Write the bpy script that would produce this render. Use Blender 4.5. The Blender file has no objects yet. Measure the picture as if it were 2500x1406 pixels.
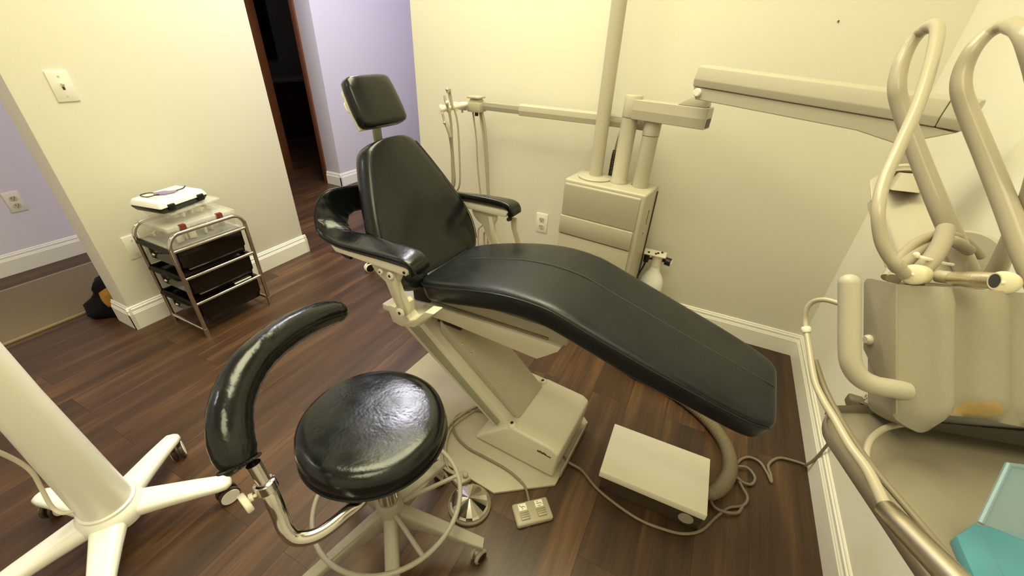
import bpy, bmesh, math, random
from mathutils import Vector, Matrix, Euler
random.seed(4)
PI = math.pi
scene = bpy.context.scene
COL = scene.collection
V = Vector

# ------------------------------------------------------------------ materials
def lin(c):
    return tuple((x/12.92 if x <= 0.04045 else ((x+0.055)/1.055)**2.4) for x in (v/255 for v in c))

def mat(name, rgb, rough=0.5, metal=0.0, coat=0.0, bump=None, alpha=1.0, trans=0.0, var=0.0, var_scale=8.0, spec=0.5, ior=1.5, rvar=None):
    m = bpy.data.materials.new(name); m.use_nodes = True
    nt = m.node_tree; b = nt.nodes['Principled BSDF']
    col = lin(rgb)
    b.inputs['Base Color'].default_value = (*col, 1)
    b.inputs['Roughness'].default_value = rough
    b.inputs['Metallic'].default_value = metal
    b.inputs['Coat Weight'].default_value = coat
    b.inputs['Coat Roughness'].default_value = 0.12
    b.inputs['Specular IOR Level'].default_value = spec
    b.inputs['IOR'].default_value = ior
    b.inputs['Alpha'].default_value = alpha
    b.inputs['Transmission Weight'].default_value = trans
    tc = nt.nodes.new('ShaderNodeTexCoord')
    if var > 0:
        n = nt.nodes.new('ShaderNodeTexNoise'); n.inputs['Scale'].default_value = var_scale; n.inputs['Detail'].default_value = 5
        nt.links.new(tc.outputs['Object'], n.inputs['Vector'])
        mix = nt.nodes.new('ShaderNodeMixRGB')
        mix.inputs['Color1'].default_value = (*[max(0, c*(1-var)) for c in col], 1)
        mix.inputs['Color2'].default_value = (*[min(1, c*(1+var)) for c in col], 1)
        nt.links.new(n.outputs['Fac'], mix.inputs['Fac']); nt.links.new(mix.outputs['Color'], b.inputs['Base Color'])
    if rvar:
        n = nt.nodes.new('ShaderNodeTexNoise'); n.inputs['Scale'].default_value = rvar[0]; n.inputs['Detail'].default_value = 3
        nt.links.new(tc.outputs['Object'], n.inputs['Vector'])
        mr = nt.nodes.new('ShaderNodeMapRange'); mr.inputs['From Min'].default_value = 0.35; mr.inputs['From Max'].default_value = 0.65
        mr.inputs['To Min'].default_value = rvar[1]; mr.inputs['To Max'].default_value = rvar[2]
        nt.links.new(n.outputs['Fac'], mr.inputs['Value']); nt.links.new(mr.outputs['Result'], b.inputs['Roughness'])
    if bump:
        last = None
        for sc_, st in (bump if isinstance(bump[0], tuple) else (bump,)):
            n2 = nt.nodes.new('ShaderNodeTexNoise'); n2.inputs['Scale'].default_value = sc_; n2.inputs['Detail'].default_value = 4
            nt.links.new(tc.outputs['Object'], n2.inputs['Vector'])
            bp = nt.nodes.new('ShaderNodeBump'); bp.inputs['Strength'].default_value = st; bp.inputs['Distance'].default_value = 0.01
            nt.links.new(n2.outputs['Fac'], bp.inputs['Height'])
            if last: nt.links.new(last.outputs['Normal'], bp.inputs['Normal'])
            last = bp
        nt.links.new(last.outputs['Normal'], b.inputs['Normal'])
    return m

M = {}
M['wall'] = mat('wall_paint', (238, 234, 220), 0.85, bump=(60, 0.04), var=0.012, var_scale=2)
M['wall_cool'] = mat('corridor_paint', (224, 220, 234), 0.85, bump=(60, 0.04))
M['ceiling'] = mat('ceiling_paint', (238, 234, 222), 0.9)
M['trim'] = mat('white_trim_paint', (242, 239, 228), 0.35)
M['wood_casing'] = mat('brown_wood_casing', (112, 66, 34), 0.45, var=0.25, var_scale=14)
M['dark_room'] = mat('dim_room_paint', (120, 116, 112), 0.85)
M['dark_wood'] = mat('dark_cabinet_wood', (52, 24, 14), 0.45, var=0.3)
M['vinyl'] = mat('black_vinyl', (15, 17, 18), 0.28, coat=0.2, bump=((4, 0.3), (150, 0.02)), var=0.15, var_scale=4, spec=0.40, rvar=(6, 0.2, 0.36))
M['vinyl_seat'] = mat('worn_black_vinyl', (17, 22, 25), 0.36, bump=((5, 0.22), (190, 0.05)), var=0.45, var_scale=9, spec=0.45, rvar=(5, 0.26, 0.46))
M['vinyl_gloss'] = mat('glossy_black_vinyl', (15, 17, 18), 0.20, bump=((9, 0.22), (120, 0.04)), spec=0.5, rvar=(9, 0.14, 0.28))
M['piping'] = mat('black_piping', (20, 20, 20), 0.35)
M['seam'] = mat('stitched_seam', (70, 70, 62), 0.6)
M['beige_chair'] = mat('chair_base_enamel', (214, 206, 184), 0.38, var=0.03, bump=(220, 0.015))
M['beige'] = mat('beige_enamel', (181, 173, 154), 0.38, var=0.03, bump=(220, 0.015))
M['tray'] = mat('tray_enamel', (140, 131, 113), 0.4, var=0.03)
M['beige_d'] = mat('beige_enamel_panel', (178, 170, 150), 0.45, var=0.03)
M['beige_tex'] = mat('speckled_beige_enamel', (153, 145, 126), 0.5, var=0.08, var_scale=260, bump=(350, 0.05))
M['greybeige'] = mat('grey_beige_metal', (160, 154, 138), 0.4, var=0.03)
M['plate'] = mat('base_plate_enamel', (178, 169, 147), 0.5, var=0.06, var_scale=30)
M['cream'] = mat('cream_plastic', (238, 231, 212), 0.4)
M['white'] = mat('ivory_enamel', (246, 244, 236), 0.3)
M['hose'] = mat('beige_rubber_hose', (178, 168, 146), 0.28)
M['hose_m'] = mat('matt_beige_hose', (166, 156, 134), 0.5)
M['cord'] = mat('taupe_cord', (126, 114, 94), 0.5)
M['corr'] = mat('corrugated_hose_plastic', (126, 114, 90), 0.55)
M['chrome'] = mat('chrome', (215, 210, 200), 0.12, metal=1)
M['steel'] = mat('brushed_steel', (214, 205, 184), 0.34, metal=1)
M['dark_metal'] = mat('dark_metal', (60, 55, 48), 0.4, metal=0.8)
M['black'] = mat('black_plastic', (16, 16, 16), 0.4)
M['bag'] = mat('black_nylon', (7, 7, 8), 0.75, bump=(14, 0.5), spec=0.2)
M['yellow'] = mat('mustard_patch', (176, 128, 46), 0.6)
M['drawer'] = mat('dark_smoked_plastic', (20, 14, 10), 0.14)
M['drawer_f'] = mat('smoked_drawer_front', (44, 36, 27), 0.10)
M['clear'] = mat('clear_plastic', (232, 230, 220), 0.12, alpha=0.20)
M['clear_s'] = mat('frosted_clear_plastic', (230, 227, 214), 0.2, alpha=0.32)
M['paperbits'] = mat('white_packets', (232, 228, 212), 0.6)
M['red'] = mat('red_latch', (112, 34, 22), 0.45)
M['purple'] = mat('purple_plastic', (142, 122, 158), 0.45)
M['plate_white'] = mat('white_cover_plate', (236, 231, 218), 0.35)
M['socket'] = mat('socket_shadow', (70, 62, 48), 0.6)
M['sock_face'] = mat('socket_face', (205, 196, 165), 0.4)
M['rug'] = mat('grey_brown_rug', (128, 112, 88), 0.95, bump=(300, 0.5), var=0.12, var_scale=60)
M['rug_edge'] = mat('rug_binding', (156, 140, 110), 0.9)
M['box_dark'] = mat('dark_brown_box_side', (66, 54, 40), 0.25)
M['teal'] = mat('teal_plastic', (78, 140, 156), 0.3)
M['teal_clear'] = mat('translucent_teal', (128, 160, 176), 0.15, alpha=0.5)
M['pad'] = mat('ivory_rubber_pad', (222, 212, 178), 0.5)
M['worn'] = mat('worn_yellowed_plastic', (176, 134, 66), 0.6, var=0.2, var_scale=60)
M['salmon'] = mat('salmon_cloth', (206, 128, 104), 0.8, bump=(18, 0.5))
M['mirror'] = mat('dim_mirror', (30, 30, 32), 0.1, metal=0.6)
M['mark'] = mat('dark_marking', (60, 52, 36), 0.5)
M['grey_pl'] = mat('grey_brown_plug', (110, 100, 84), 0.5, var=0.25, var_scale=120)
M['ivory_ped'] = mat('footswitch_plastic', (168, 158, 136), 0.45, bump=(300, 0.04))
M['spider'] = mat('speck', (104, 92, 60), 0.8)

def floor_material():
    m = bpy.data.materials.new('plank_floor'); m.use_nodes = True
    nt = m.node_tree; N = nt.nodes; Lk = nt.links; b = N['Principled BSDF']
    tc = N.new('ShaderNodeTexCoord')
    mp = N.new('ShaderNodeMapping'); mp.inputs['Rotation'].default_value = (0, 0, PI/2); mp.inputs['Location'].default_value = (0.31, 0.06, 0)
    Lk.new(tc.outputs['Object'], mp.inputs['Vector'])
    br = N.new('ShaderNodeTexBrick'); br.offset = 0.37; br.offset_frequency = 2
    br.inputs['Scale'].default_value = 1.0; br.inputs['Brick Width'].default_value = 1.22; br.inputs['Row Height'].default_value = 0.178
    br.inputs['Mortar Size'].default_value = 0.0012; br.inputs['Mortar Smooth'].default_value = 0.3; br.inputs['Bias'].default_value = 0.0
    br.inputs['Color1'].default_value = (0, 0, 0, 1); br.inputs['Color2'].default_value = (1, 1, 1, 1); br.inputs['Mortar'].default_value = (0.4, 0.4, 0.4, 1)
    Lk.new(mp.outputs['Vector'], br.inputs['Vector'])
    # long grain: noise squeezed along the plank
    mp2 = N.new('ShaderNodeMapping'); mp2.inputs['Scale'].default_value = (9.0, 0.75, 1)
    Lk.new(tc.outputs['Object'], mp2.inputs['Vector'])
    sep = N.new('ShaderNodeSeparateColor'); Lk.new(br.outputs['Color'], sep.inputs['Color'])
    addv = N.new('ShaderNodeVectorMath'); addv.operation = 'ADD'
    comb = N.new('ShaderNodeCombineXYZ')
    mul = N.new('ShaderNodeMath'); mul.operation = 'MULTIPLY'; mul.inputs[1].default_value = 37.0
    Lk.new(sep.outputs['Red'], mul.inputs[0]); Lk.new(mul.outputs[0], comb.inputs['Y']); Lk.new(mul.outputs[0], comb.inputs['Z'])
    Lk.new(mp2.outputs['Vector'], addv.inputs[0]); Lk.new(comb.outputs['Vector'], addv.inputs[1])
    n1 = N.new('ShaderNodeTexNoise'); n1.inputs['Scale'].default_value = 1.0; n1.inputs['Detail'].default_value = 7; n1.inputs['Roughness'].default_value = 0.62
    Lk.new(addv.outputs['Vector'], n1.inputs['Vector'])
    mp3 = N.new('ShaderNodeMapping'); mp3.inputs['Scale'].default_value = (110, 2.6, 1)
    Lk.new(tc.outputs['Object'], mp3.inputs['Vector'])
    n2 = N.new('ShaderNodeTexNoise'); n2.inputs['Scale'].default_value = 1.0; n2.inputs['Detail'].default_value = 4
    Lk.new(mp3.outputs['Vector'], n2.inputs['Vector'])
    ramp = N.new('ShaderNodeValToRGB')
    e = ramp.color_ramp.elements
    e[0].position = 0.25; e[0].color = (*lin((42, 28, 17)), 1)
    e[1].position = 0.78; e[1].color = (*lin((120, 86, 54)), 1)
    x = ramp.color_ramp.elements.new(0.50); x.color = (*lin((73, 49, 31)), 1)
    s1 = N.new('ShaderNodeMath'); s1.operation = 'MULTIPLY_ADD'; s1.inputs[1].default_value = 0.11; s1.inputs[2].default_value = -0.075
    Lk.new(sep.outputs['Red'], s1.inputs[0])
    s2 = N.new('ShaderNodeMath'); s2.operation = 'ADD'; Lk.new(n1.outputs['Fac'], s2.inputs[0]); Lk.new(s1.outputs[0], s2.inputs[1])
    s3 = N.new('ShaderNodeMath'); s3.operation = 'MULTIPLY_ADD'; s3.inputs[1].default_value = 0.22; s3.inputs[2].default_value = -0.11
    Lk.new(n2.outputs['Fac'], s3.inputs[0])
    s4 = N.new('ShaderNodeMath'); s4.operation = 'ADD'; Lk.new(s2.outputs[0], s4.inputs[0]); Lk.new(s3.outputs[0], s4.inputs[1])
    Lk.new(s4.outputs[0], ramp.inputs['Fac'])
    dk = N.new('ShaderNodeMixRGB'); dk.blend_type = 'MULTIPLY'; dk.inputs['Color2'].default_value = (0.42, 0.38, 0.36, 1)
    Lk.new(br.outputs['Fac'], dk.inputs['Fac']); Lk.new(ramp.outputs['Color'], dk.inputs['Color1'])
    Lk.new(dk.outputs['Color'], b.inputs['Base Color'])
    b.inputs['Roughness'].default_value = 0.42; b.inputs['Specular IOR Level'].default_value = 0.5
    bp = N.new('ShaderNodeBump'); bp.inputs['Strength'].default_value = 0.12; bp.inputs['Distance'].default_value = 0.004
    Lk.new(s4.outputs[0], bp.inputs['Height'])
    Lk.new(bp.outputs['Normal'], b.inputs['Normal'])
    return m
M['floor'] = floor_material()

# ------------------------------------------------------------------ shape helpers
def NB(): return bmesh.new()

def frame(d):
    d = d.normalized(); u = V((0, 0, 1)) if abs(d.z) < 0.95 else V((1, 0, 0))
    x = d.cross(u).normalized(); return x, x.cross(d).normalized()

def loft(bm, rings, cap=True):
    R = [[bm.verts.new(p) for p in r] for r in rings]
    n = len(R[0])
    for a, b in zip(R, R[1:]):
        for i in range(n):
            j = (i+1) % n
            bm.faces.new((a[i], a[j], b[j], b[i]))
    if cap:
        bm.faces.new(list(reversed(R[0]))); bm.faces.new(R[-1])
    bmesh.ops.recalc_face_normals(bm, faces=bm.faces[:])
    return bm

def spline(pts, k=8):
    P = [V(p) for p in pts]
    if len(P) < 3: return P
    P = [P[0]*2-P[1]] + P + [P[-1]*2-P[-2]]
    out = []
    for i in range(1, len(P)-2):
        a, b, c, d = P[i-1], P[i], P[i+1], P[i+2]
        for j in range(k):
            t = j/k
            out.append(0.5*((2*b)+(c-a)*t+(2*a-5*b+4*c-d)*t*t+(3*b-a-3*c+d)*t**3))
    out.append(P[-2].copy())
    return out

def tube(bm, pts, r, seg=12, smooth=True, k=8, radii=None, ribs=None, cap=True):
    P = spline(pts, k) if smooth else [V(p) for p in pts]
    n = len(P)
    if radii is None: RR = [r]*n
    else:
        RR = []
        for i in range(n):
            f = i/(n-1)*(len(radii)-1); a = int(min(f, len(radii)-2)); RR.append(radii[a]+(radii[a+1]-radii[a])*(f-a))
    if ribs:
        RR = [q*(1+ribs*(1 if i % 2 else -1)) for i, q in enumerate(RR)]
    rings = []; x = None
    for i, p in enumerate(P):
        d = (P[min(i+1, n-1)]-P[max(i-1, 0)])
        d = d.normalized() if d.length > 1e-9 else V((0, 0, 1))
        if x is None: x, _ = frame(d)
        x = (x-d*x.dot(d)); x = x.normalized() if x.length > 1e-6 else frame(d)[0]
        y = d.cross(x)
        rings.append([p+(x*math.cos(2*PI*q/seg)+y*math.sin(2*PI*q/seg))*RR[i] for q in range(seg)])
    return loft(bm, rings, cap)

def resample(pts, step):
    P = spline(pts, 24); out = [P[0]]; acc = 0
    for a, b in zip(P, P[1:]):
        L = (b-a).length; pos = step-acc
        while pos <= L:
            out.append(a+(b-a)*(pos/L)); pos += step
        acc = (acc+L) % step
    return out

def cyl(bm, p0, p1, r0, r1=None, seg=24):
    r1 = r0 if r1 is None else r1
    p0, p1 = V(p0), V(p1); x, y = frame(p1-p0)
    return loft(bm, [[p+(x*math.cos(2*PI*q/seg)+y*math.sin(2*PI*q/seg))*r for q in range(seg)] for p, r in ((p0, r0), (p1, r1))])

def rod(bm, p0, p1, prof, seg=24):
    """prof: list of (fraction along p0..p1, radius)"""
    p0, p1 = V(p0), V(p1); x, y = frame(p1-p0)
    return loft(bm, [[p0.lerp(p1, f)+(x*math.cos(2*PI*q/seg)+y*math.sin(2*PI*q/seg))*r for q in range(seg)] for f, r in prof])

def bev(bm, faces0, w, seg=2):
    if w <= 0: return
    fs = [f for f in bm.faces if f not in faces0]
    es = set()
    for f in fs:
        for e in f.edges:
            if len(e.link_faces) == 2 and e.calc_face_angle(0) > 0.35: es.add(e)
    if es: bmesh.ops.bevel(bm, geom=list(es), offset=w, segments=seg, profile=0.5, affect='EDGES', clamp_overlap=True)

def box(bm, lo, hi, bevel=0.0, X=None, seg=2):
    f0 = set(bm.faces[:])
    vs = [bm.verts.new((x, y, z)) for x in (lo[0], hi[0]) for y in (lo[1], hi[1]) for z in (lo[2], hi[2])]
    for q in ((0, 1, 3, 2), (4, 6, 7, 5), (0, 4, 5, 1), (2, 3, 7, 6), (0, 2, 6, 4), (1, 5, 7, 3)):
        bm.faces.new([vs[i] for i in q])
    fn = [f for f in bm.faces if f not in f0]
    bmesh.ops.recalc_face_normals(bm, faces=fn)
    bev(bm, f0, bevel, seg)
    if X is not None:
        vv = {v for f in bm.faces if f not in f0 for v in f.verts}
        bmesh.ops.transform(bm, matrix=X, verts=list(vv))
    return bm

def prism(bm, poly, vec, bevel=0.0, seg=2):
    """poly: list of 3D points (planar), extruded along vec"""
    f0 = set(bm.faces[:]); vec = V(vec)
    a = [bm.verts.new(V(p)) for p in poly]; b = [bm.verts.new(V(p)+vec) for p in poly]
    n = len(a)
    bm.faces.new(a); bm.faces.new(list(reversed(b)))
    for i in range(n):
        j = (i+1) % n; bm.faces.new((a[j], a[i], b[i], b[j]))
    bmesh.ops.recalc_face_normals(bm, faces=[f for f in bm.faces if f not in f0])
    bev(bm, f0, bevel, seg)
    return bm

def hexa(bm, bot, top, bevel=0.0, seg=2):
    f0 = set(bm.faces[:])
    a = [bm.verts.new(V(p)) for p in bot]; b = [bm.verts.new(V(p)) for p in top]; n = len(a)
    bm.faces.new(a); bm.faces.new(list(reversed(b)))
    for i in range(n):
        j = (i+1) % n; bm.faces.new((a[j], a[i], b[i], b[j]))
    bmesh.ops.recalc_face_normals(bm, faces=[f for f in bm.faces if f not in f0])
    bev(bm, f0, bevel, seg)
    return bm

def sring(c, ax, ay, hx, hy, n=28, p=4.0):
    out = []
    for i in range(n):
        t = 2*PI*(i+0.5)/n; ct, st = math.cos(t), math.sin(t)
        out.append(V(c)+V(ax)*(hx*math.copysign(abs(ct)**(2/p), ct))+V(ay)*(hy*math.copysign(abs(st)**(2/p), st)))
    return out

def ball(bm, c, r, seg=14, sc=(1, 1, 1)):
    rings = []
    for i in range(1, seg):
        a = PI*i/seg
        rings.append([V(c)+V((math.sin(a)*math.cos(2*PI*q/seg)*r*sc[0], math.sin(a)*math.sin(2*PI*q/seg)*r*sc[1], math.cos(a)*r*sc[2])) for q in range(seg)])
    return loft(bm, rings)

def lathe(bm, prof, c, axis=(0, 0, 1), seg=36):
    ax = V(axis).normalized(); x, y = frame(ax)
    return loft(bm, [[V(c)+ax*h+(x*math.cos(2*PI*q/seg)+y*math.sin(2*PI*q/seg))*max(r, 1e-4) for q in range(seg)] for r, h in prof])

ROOTM = {}
def obj(name, bm, m, parent=None, smooth=40, local=False, extra=()):
    """one mesh object; coordinates are world unless local=True (already in the thing's own frame)"""
    me = bpy.data.meshes.new(name)
    if parent is not None and not local:
        r = parent
        while r.parent is not None: r = r.parent
        bmesh.ops.transform(bm, matrix=ROOTM[r.name].inverted(), verts=bm.verts[:])
    bm.to_mesh(me); bm.free()
    me.materials.append(m)
    for e in extra: me.materials.append(e)
    if smooth:
        me.shade_smooth(); me.set_sharp_from_angle(angle=math.radians(smooth))
    o = bpy.data.objects.new(name, me); COL.objects.link(o)
    if parent is not None: o.parent = parent
    return o

def thing(name, label, cat, loc=(0, 0, 0), rz=0.0, group=None, mw=None):
    o = bpy.data.objects.new(name, None); COL.objects.link(o); o.empty_display_size = 0.05
    if mw is None:
        mw = Matrix.Translation(V(loc)) @ Matrix.Rotation(rz, 4, 'Z')
    o.matrix_world = mw; ROOTM[o.name] = mw.copy()
    o['label'] = label; o['category'] = cat
    if group: o['group'] = group
    return o

def single(name, bm, m, label, cat, base, group=None, smooth=40):
    me = bpy.data.meshes.new(name)
    bmesh.ops.translate(bm, verts=bm.verts[:], vec=-V(base))
    bm.to_mesh(me); bm.free(); me.materials.append(m)
    if smooth: me.shade_smooth(); me.set_sharp_from_angle(angle=math.radians(smooth))
    o = bpy.data.objects.new(name, me); COL.objects.link(o); o.location = base
    o['label'] = label; o['category'] = cat
    if group: o['group'] = group
    ROOTM[o.name] = Matrix.Translation(V(base))
    return o

def struct(name, bm, m, parent=None):
    o = obj(name, bm, m, parent, smooth=30)
    if parent is None: o['kind'] = 'structure'; ROOTM[o.name] = Matrix.Identity(4)
    return o

# ------------------------------------------------------------------ the room
H = 3.35
struct('floor', box(NB(), (-7.0, -2.2, -0.05), (0.9, 6.2, 0)), M['floor'])
struct('ceiling', box(NB(), (-7.0, -2.2, H), (0.9, 6.2, H+0.05)), M['ceiling'])
struct('wall_left', box(NB(), (-2.87, 0.746, 0), (-2.71, 1.90, H), 0.004), M['wall'])
struct('wall_back', box(NB(), (-1.88, 2.383, 0), (0.9, 2.50, H), 0.003), M['wall'])
struct('wall_right', box(NB(), (0.72, -2.2, 0), (0.9, 2.383, H)), M['wall'])
struct('wall_front', box(NB(), (-4.25, -2.2, 0), (0.72, -2.08, H)), M['wall'])
struct('wall_hall', box(NB(), (-4.25, -2.08, 0), (-4.088, 2.1, H)), M['wall_cool'])
struct('wall_corridor', box(NB(), (-3.93, 3.25, 0), (-3.72, 6.0, H), 0.003), M['wall_cool'])
struct('wall_end', box(NB(), (-3.72, 5.9, 0), (0.9, 6.0, H)), M['wall_cool'])
struct('wall_outer', box(NB(), (-0.9, 2.50, 0), (-0.8, 5.9, H)), M['wall_cool'])
b = NB(); box(b, (-3.95, 3.25, 2.06), (-3.93, 3.37, H)); box(b, (-4.66, 3.25, 2.06), (-3.95, 3.37, H)); box(b, (-7.0, 3.25, 0), (-4.70, 3.37, H))
struct('wall_doorway', b, M['wall_cool'])
struct('wall_nook', box(NB(), (-7.0, 2.1, 0), (-4.088, 2.2, H)), M['wall_cool'])
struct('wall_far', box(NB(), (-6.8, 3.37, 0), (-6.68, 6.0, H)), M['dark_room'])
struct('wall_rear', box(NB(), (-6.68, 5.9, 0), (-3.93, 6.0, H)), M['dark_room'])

def base_profile(p0, p1, nrm, h=0.14, t=0.018):
    p0, p1, n = V(p0), V(p1), V(nrm)
    pr = [(0, 0), (t, 0), (t, h*0.70), (t*0.82, h*0.735), (t*0.82, h*0.76), (t*0.62, h*0.80), (t*0.62, h*0.90), (t*0.35, h*0.93), (t*0.35, h*0.97), (t*0.15, h), (0, h)]
    bm = NB(); up = V((0, 0, 1))
    return prism(bm, [p0+n*a+up*z for a, z in pr], p1-p0)
def base_many(name, runs):
    bm = NB()
    for r in runs:
        t = base_profile(*r); me = bpy.data.meshes.new('x'); t.to_mesh(me); t.free(); bm.from_mesh(me); bpy.data.meshes.remove(me)
    struct(name, bm, M['trim'])
base_many('baseboard_left', [((-2.71, 0.728, 0), (-2.71, 1.918, 0), (1, 0, 0)), ((-2.888, 0.746, 0), (-2.692, 0.746, 0), (0, -1, 0)), ((-2.692, 1.90, 0), (-2.888, 1.90, 0), (0, 1, 0))])
base_many('baseboard_back', [((0.72, 2.383, 0), (-1.898, 2.383, 0), (0, -1, 0)), ((-1.88, 2.365, 0), (-1.88, 2.50, 0), (-1, 0, 0))])
base_many('baseboard_right', [((0.72, -2.08, 0), (0.72, 2.383, 0), (-1, 0, 0))])
base_many('baseboard_hall', [((-4.088, -2.08, 0), (-4.088, 2.1, 0), (1, 0, 0))])
base_many('baseboard_corridor', [((-3.72, 3.232, 0), (-3.72, 5.9, 0), (1, 0, 0)), ((-3.702, 3.25, 0), (-3.93, 3.25, 0), (0, -1, 0))])
# brown wood door casing
b = NB(); box(b, (-3.985, 3.235, 0), (-3.93, 3.385, 2.06), 0.004)
struct('trim_1', b, M['wood_casing'])
b = NB(); box(b, (-4.70, 3.235, 0), (-4.684, 3.385, 2.06), 0.003); box(b, (-4.70, 3.235, 2.06), (-3.93, 3.385, 2.115), 0.004)
struct('trim_2', b, M['wood_casing'])

# far dim room: vanity, mirror
t = thing('vanity_cabinet', 'dark wood vanity cabinet with pale counter in the dim room', 'cabinet', (-6.4, 4.5, 0))
obj('cabinet_body', box(NB(), (-6.672, 3.55, 0.0), (-6.13, 5.6, 0.82), 0.004), M['dark_wood'], t)
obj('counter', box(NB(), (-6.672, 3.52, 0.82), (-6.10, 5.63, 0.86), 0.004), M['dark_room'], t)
for y0 in (3.60, 4.10, 4.60, 5.10):
    obj('door', box(NB(), (-6.13, y0, 0.10), (-6.11, y0+0.46, 0.62), 0.006), M['dark_wood'], t)
b = NB(); tube(b, [(-6.55, 4.62, 0.86), (-6.55, 4.62, 0.99), (-6.50, 4.62, 1.04), (-6.42, 4.62, 1.02), (-6.40, 4.62, 0.99)], 0.012); cyl(b, (-6.55, 4.62, 0.86), (-6.55, 4.62, 0.88), 0.03)
single('faucet', b, M['chrome'], 'chrome tap on the counter in the dim room', 'faucet', (-6.55, 4.62, 0.86))
t = thing('wall_mirror', 'dark framed mirror above the counter in the dim room', 'mirror', (-6.67, 4.5, 1.15))
obj('glass', box(NB(), (-6.674, 3.85, 1.15), (-6.660, 4.95, 2.1)), M['mirror'], t)
b = NB()
for lo, hi in (((-6.675, 3.80, 1.10), (-6.65, 5.0, 1.15)), ((-6.675, 3.80, 2.1), (-6.65, 5.0, 2.15)), ((-6.675, 3.80, 1.15), (-6.65, 3.85, 2.1)), ((-6.675, 4.95, 1.15), (-6.65, 5.0, 2.1))): box(b, lo, hi, 0.003)
obj('frame', b, M['black'], t)

# ------------------------------------------------------------------ wall plates
def outlet(name, label, c, nrm, scale=1.0, plate=True):
    n = V(nrm); h = V((0, 0, 1)); w = h.cross(n)
    t = thing(name, label, 'outlet', c, group='double wall outlets')
    mx = Matrix((( w.x, n.x, h.x, c[0]), (w.y, n.y, h.y, c[1]), (w.z, n.z, h.z, c[2]), (0, 0, 0, 1))) @ Matrix.Scale(scale, 4)
    obj('cover_plate', box(NB(), (-0.038, 0, -0.062), (0.038, 0.006, 0.062), 0.003, X=mx), M['plate_white'], t)
    for z in (-0.023, 0.023):
        b = NB(); loft(b, [[mx @ V((q.x, y, q.z)) for q in sring((0, 0, z), (1, 0, 0), (0, 0, 1), 0.017, 0.0145, 24, 2.6)] for y in (0.005, 0.009)])
        s = obj('socket', b, M['sock_face'], t)
        b = NB()
        for x0, z0 in ((-0.007, 0.003), (0.006, 0.003)): box(b, (x0-0.0014, 0.0088, z+z0-0.005), (x0+0.0014, 0.0096, z+z0+0.005), X=mx)
        cyl(b, mx @ V((0, 0.0088, z-0.008)), mx @ V((0, 0.0096, z-0.008)), 0.003)
        obj('slot', b, M['socket'], s)
    return t
outlet('wall_outlet', 'ivory double outlet on the back wall beside the beige cabinet', (-0.915, 2.383, 0.466), (0, -1, 0), 1.08)
outlet('wall_outlet', 'white double outlet on the grey hall wall at far left', (-4.088, 0.87, 0.452), (1, 0, 0), 1.05)
outlet('wall_outlet', 'outlet low on the right wall with a grey plug in it', (0.72, 1.50, 0.44), (-1, 0, 0), 1.0)
b = NB(); box(b, (-2.71, 0.855, 0.392), (-2.703, 0.935, 0.522), 0.003)
t = thing('wall_plate', 'white blank wall plate half hidden behind the chrome drawer cart', 'wall plate', (-2.71, 0.895, 0.457))
obj('cover', b, M['plate_white'], t)
for z in (0.42, 0.494):
    b = NB(); cyl(b, (-2.7035, 0.895, z), (-2.7015, 0.895, z), 0.004); obj('screw', b, M['sock_face'], t)
t = thing('light_switch', 'ivory toggle light switch on the partition wall', 'light switch', (-2.71, 0.918, 1.243))
obj('cover_plate', box(NB(), (-2.71, 0.878, 1.180), (-2.703, 0.958, 1.306), 0.004), M['plate_white'], t)
b = NB(); box(b, (-2.704, 0.914, 1.229), (-2.7022, 0.923, 1.256)); obj('toggle_slot', b, M['socket'], t)
b = NB(); hexa(b, [(-2.703, 0.914, 1.240), (-2.703, 0.924, 1.240), (-2.703, 0.924, 1.256), (-2.703, 0.914, 1.256)], [(-2.690, 0.915, 1.252), (-2.690, 0.923, 1.252), (-2.690, 0.923, 1.258), (-2.690, 0.915, 1.258)], 0.001)
obj('toggle', b, M['plate_white'], t)
for z in (1.203, 1.283):
    b = NB(); cyl(b, (-2.7035, 0.918, z), (-2.702, 0.918, z), 0.004); obj('screw', b, M['sock_face'], t)
b = NB(); ball(b, (0.312, 2.380, 1.62), 0.005, 8, (0.7, 0.4, 1)); single('wall_speck', b, M['spider'], 'small dark speck high on the back wall', 'speck', (0.312, 2.380, 1.62))

# ------------------------------------------------------------------ hall things
t = thing('rug_runner', 'grey brown runner rug with a pale bound edge in the hall', 'rug', (-3.48, 0.0, 0))
obj('pile', box(NB(), (-3.83, -1.9, 0.0), (-3.14, 1.45, 0.009), 0.002), M['rug'], t)
for x in (-3.844, -3.142): obj('binding', box(NB(), (x, -1.9, 0.0), (x+0.016, 1.45, 0.011), 0.002), M['rug_edge'], t)

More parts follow.
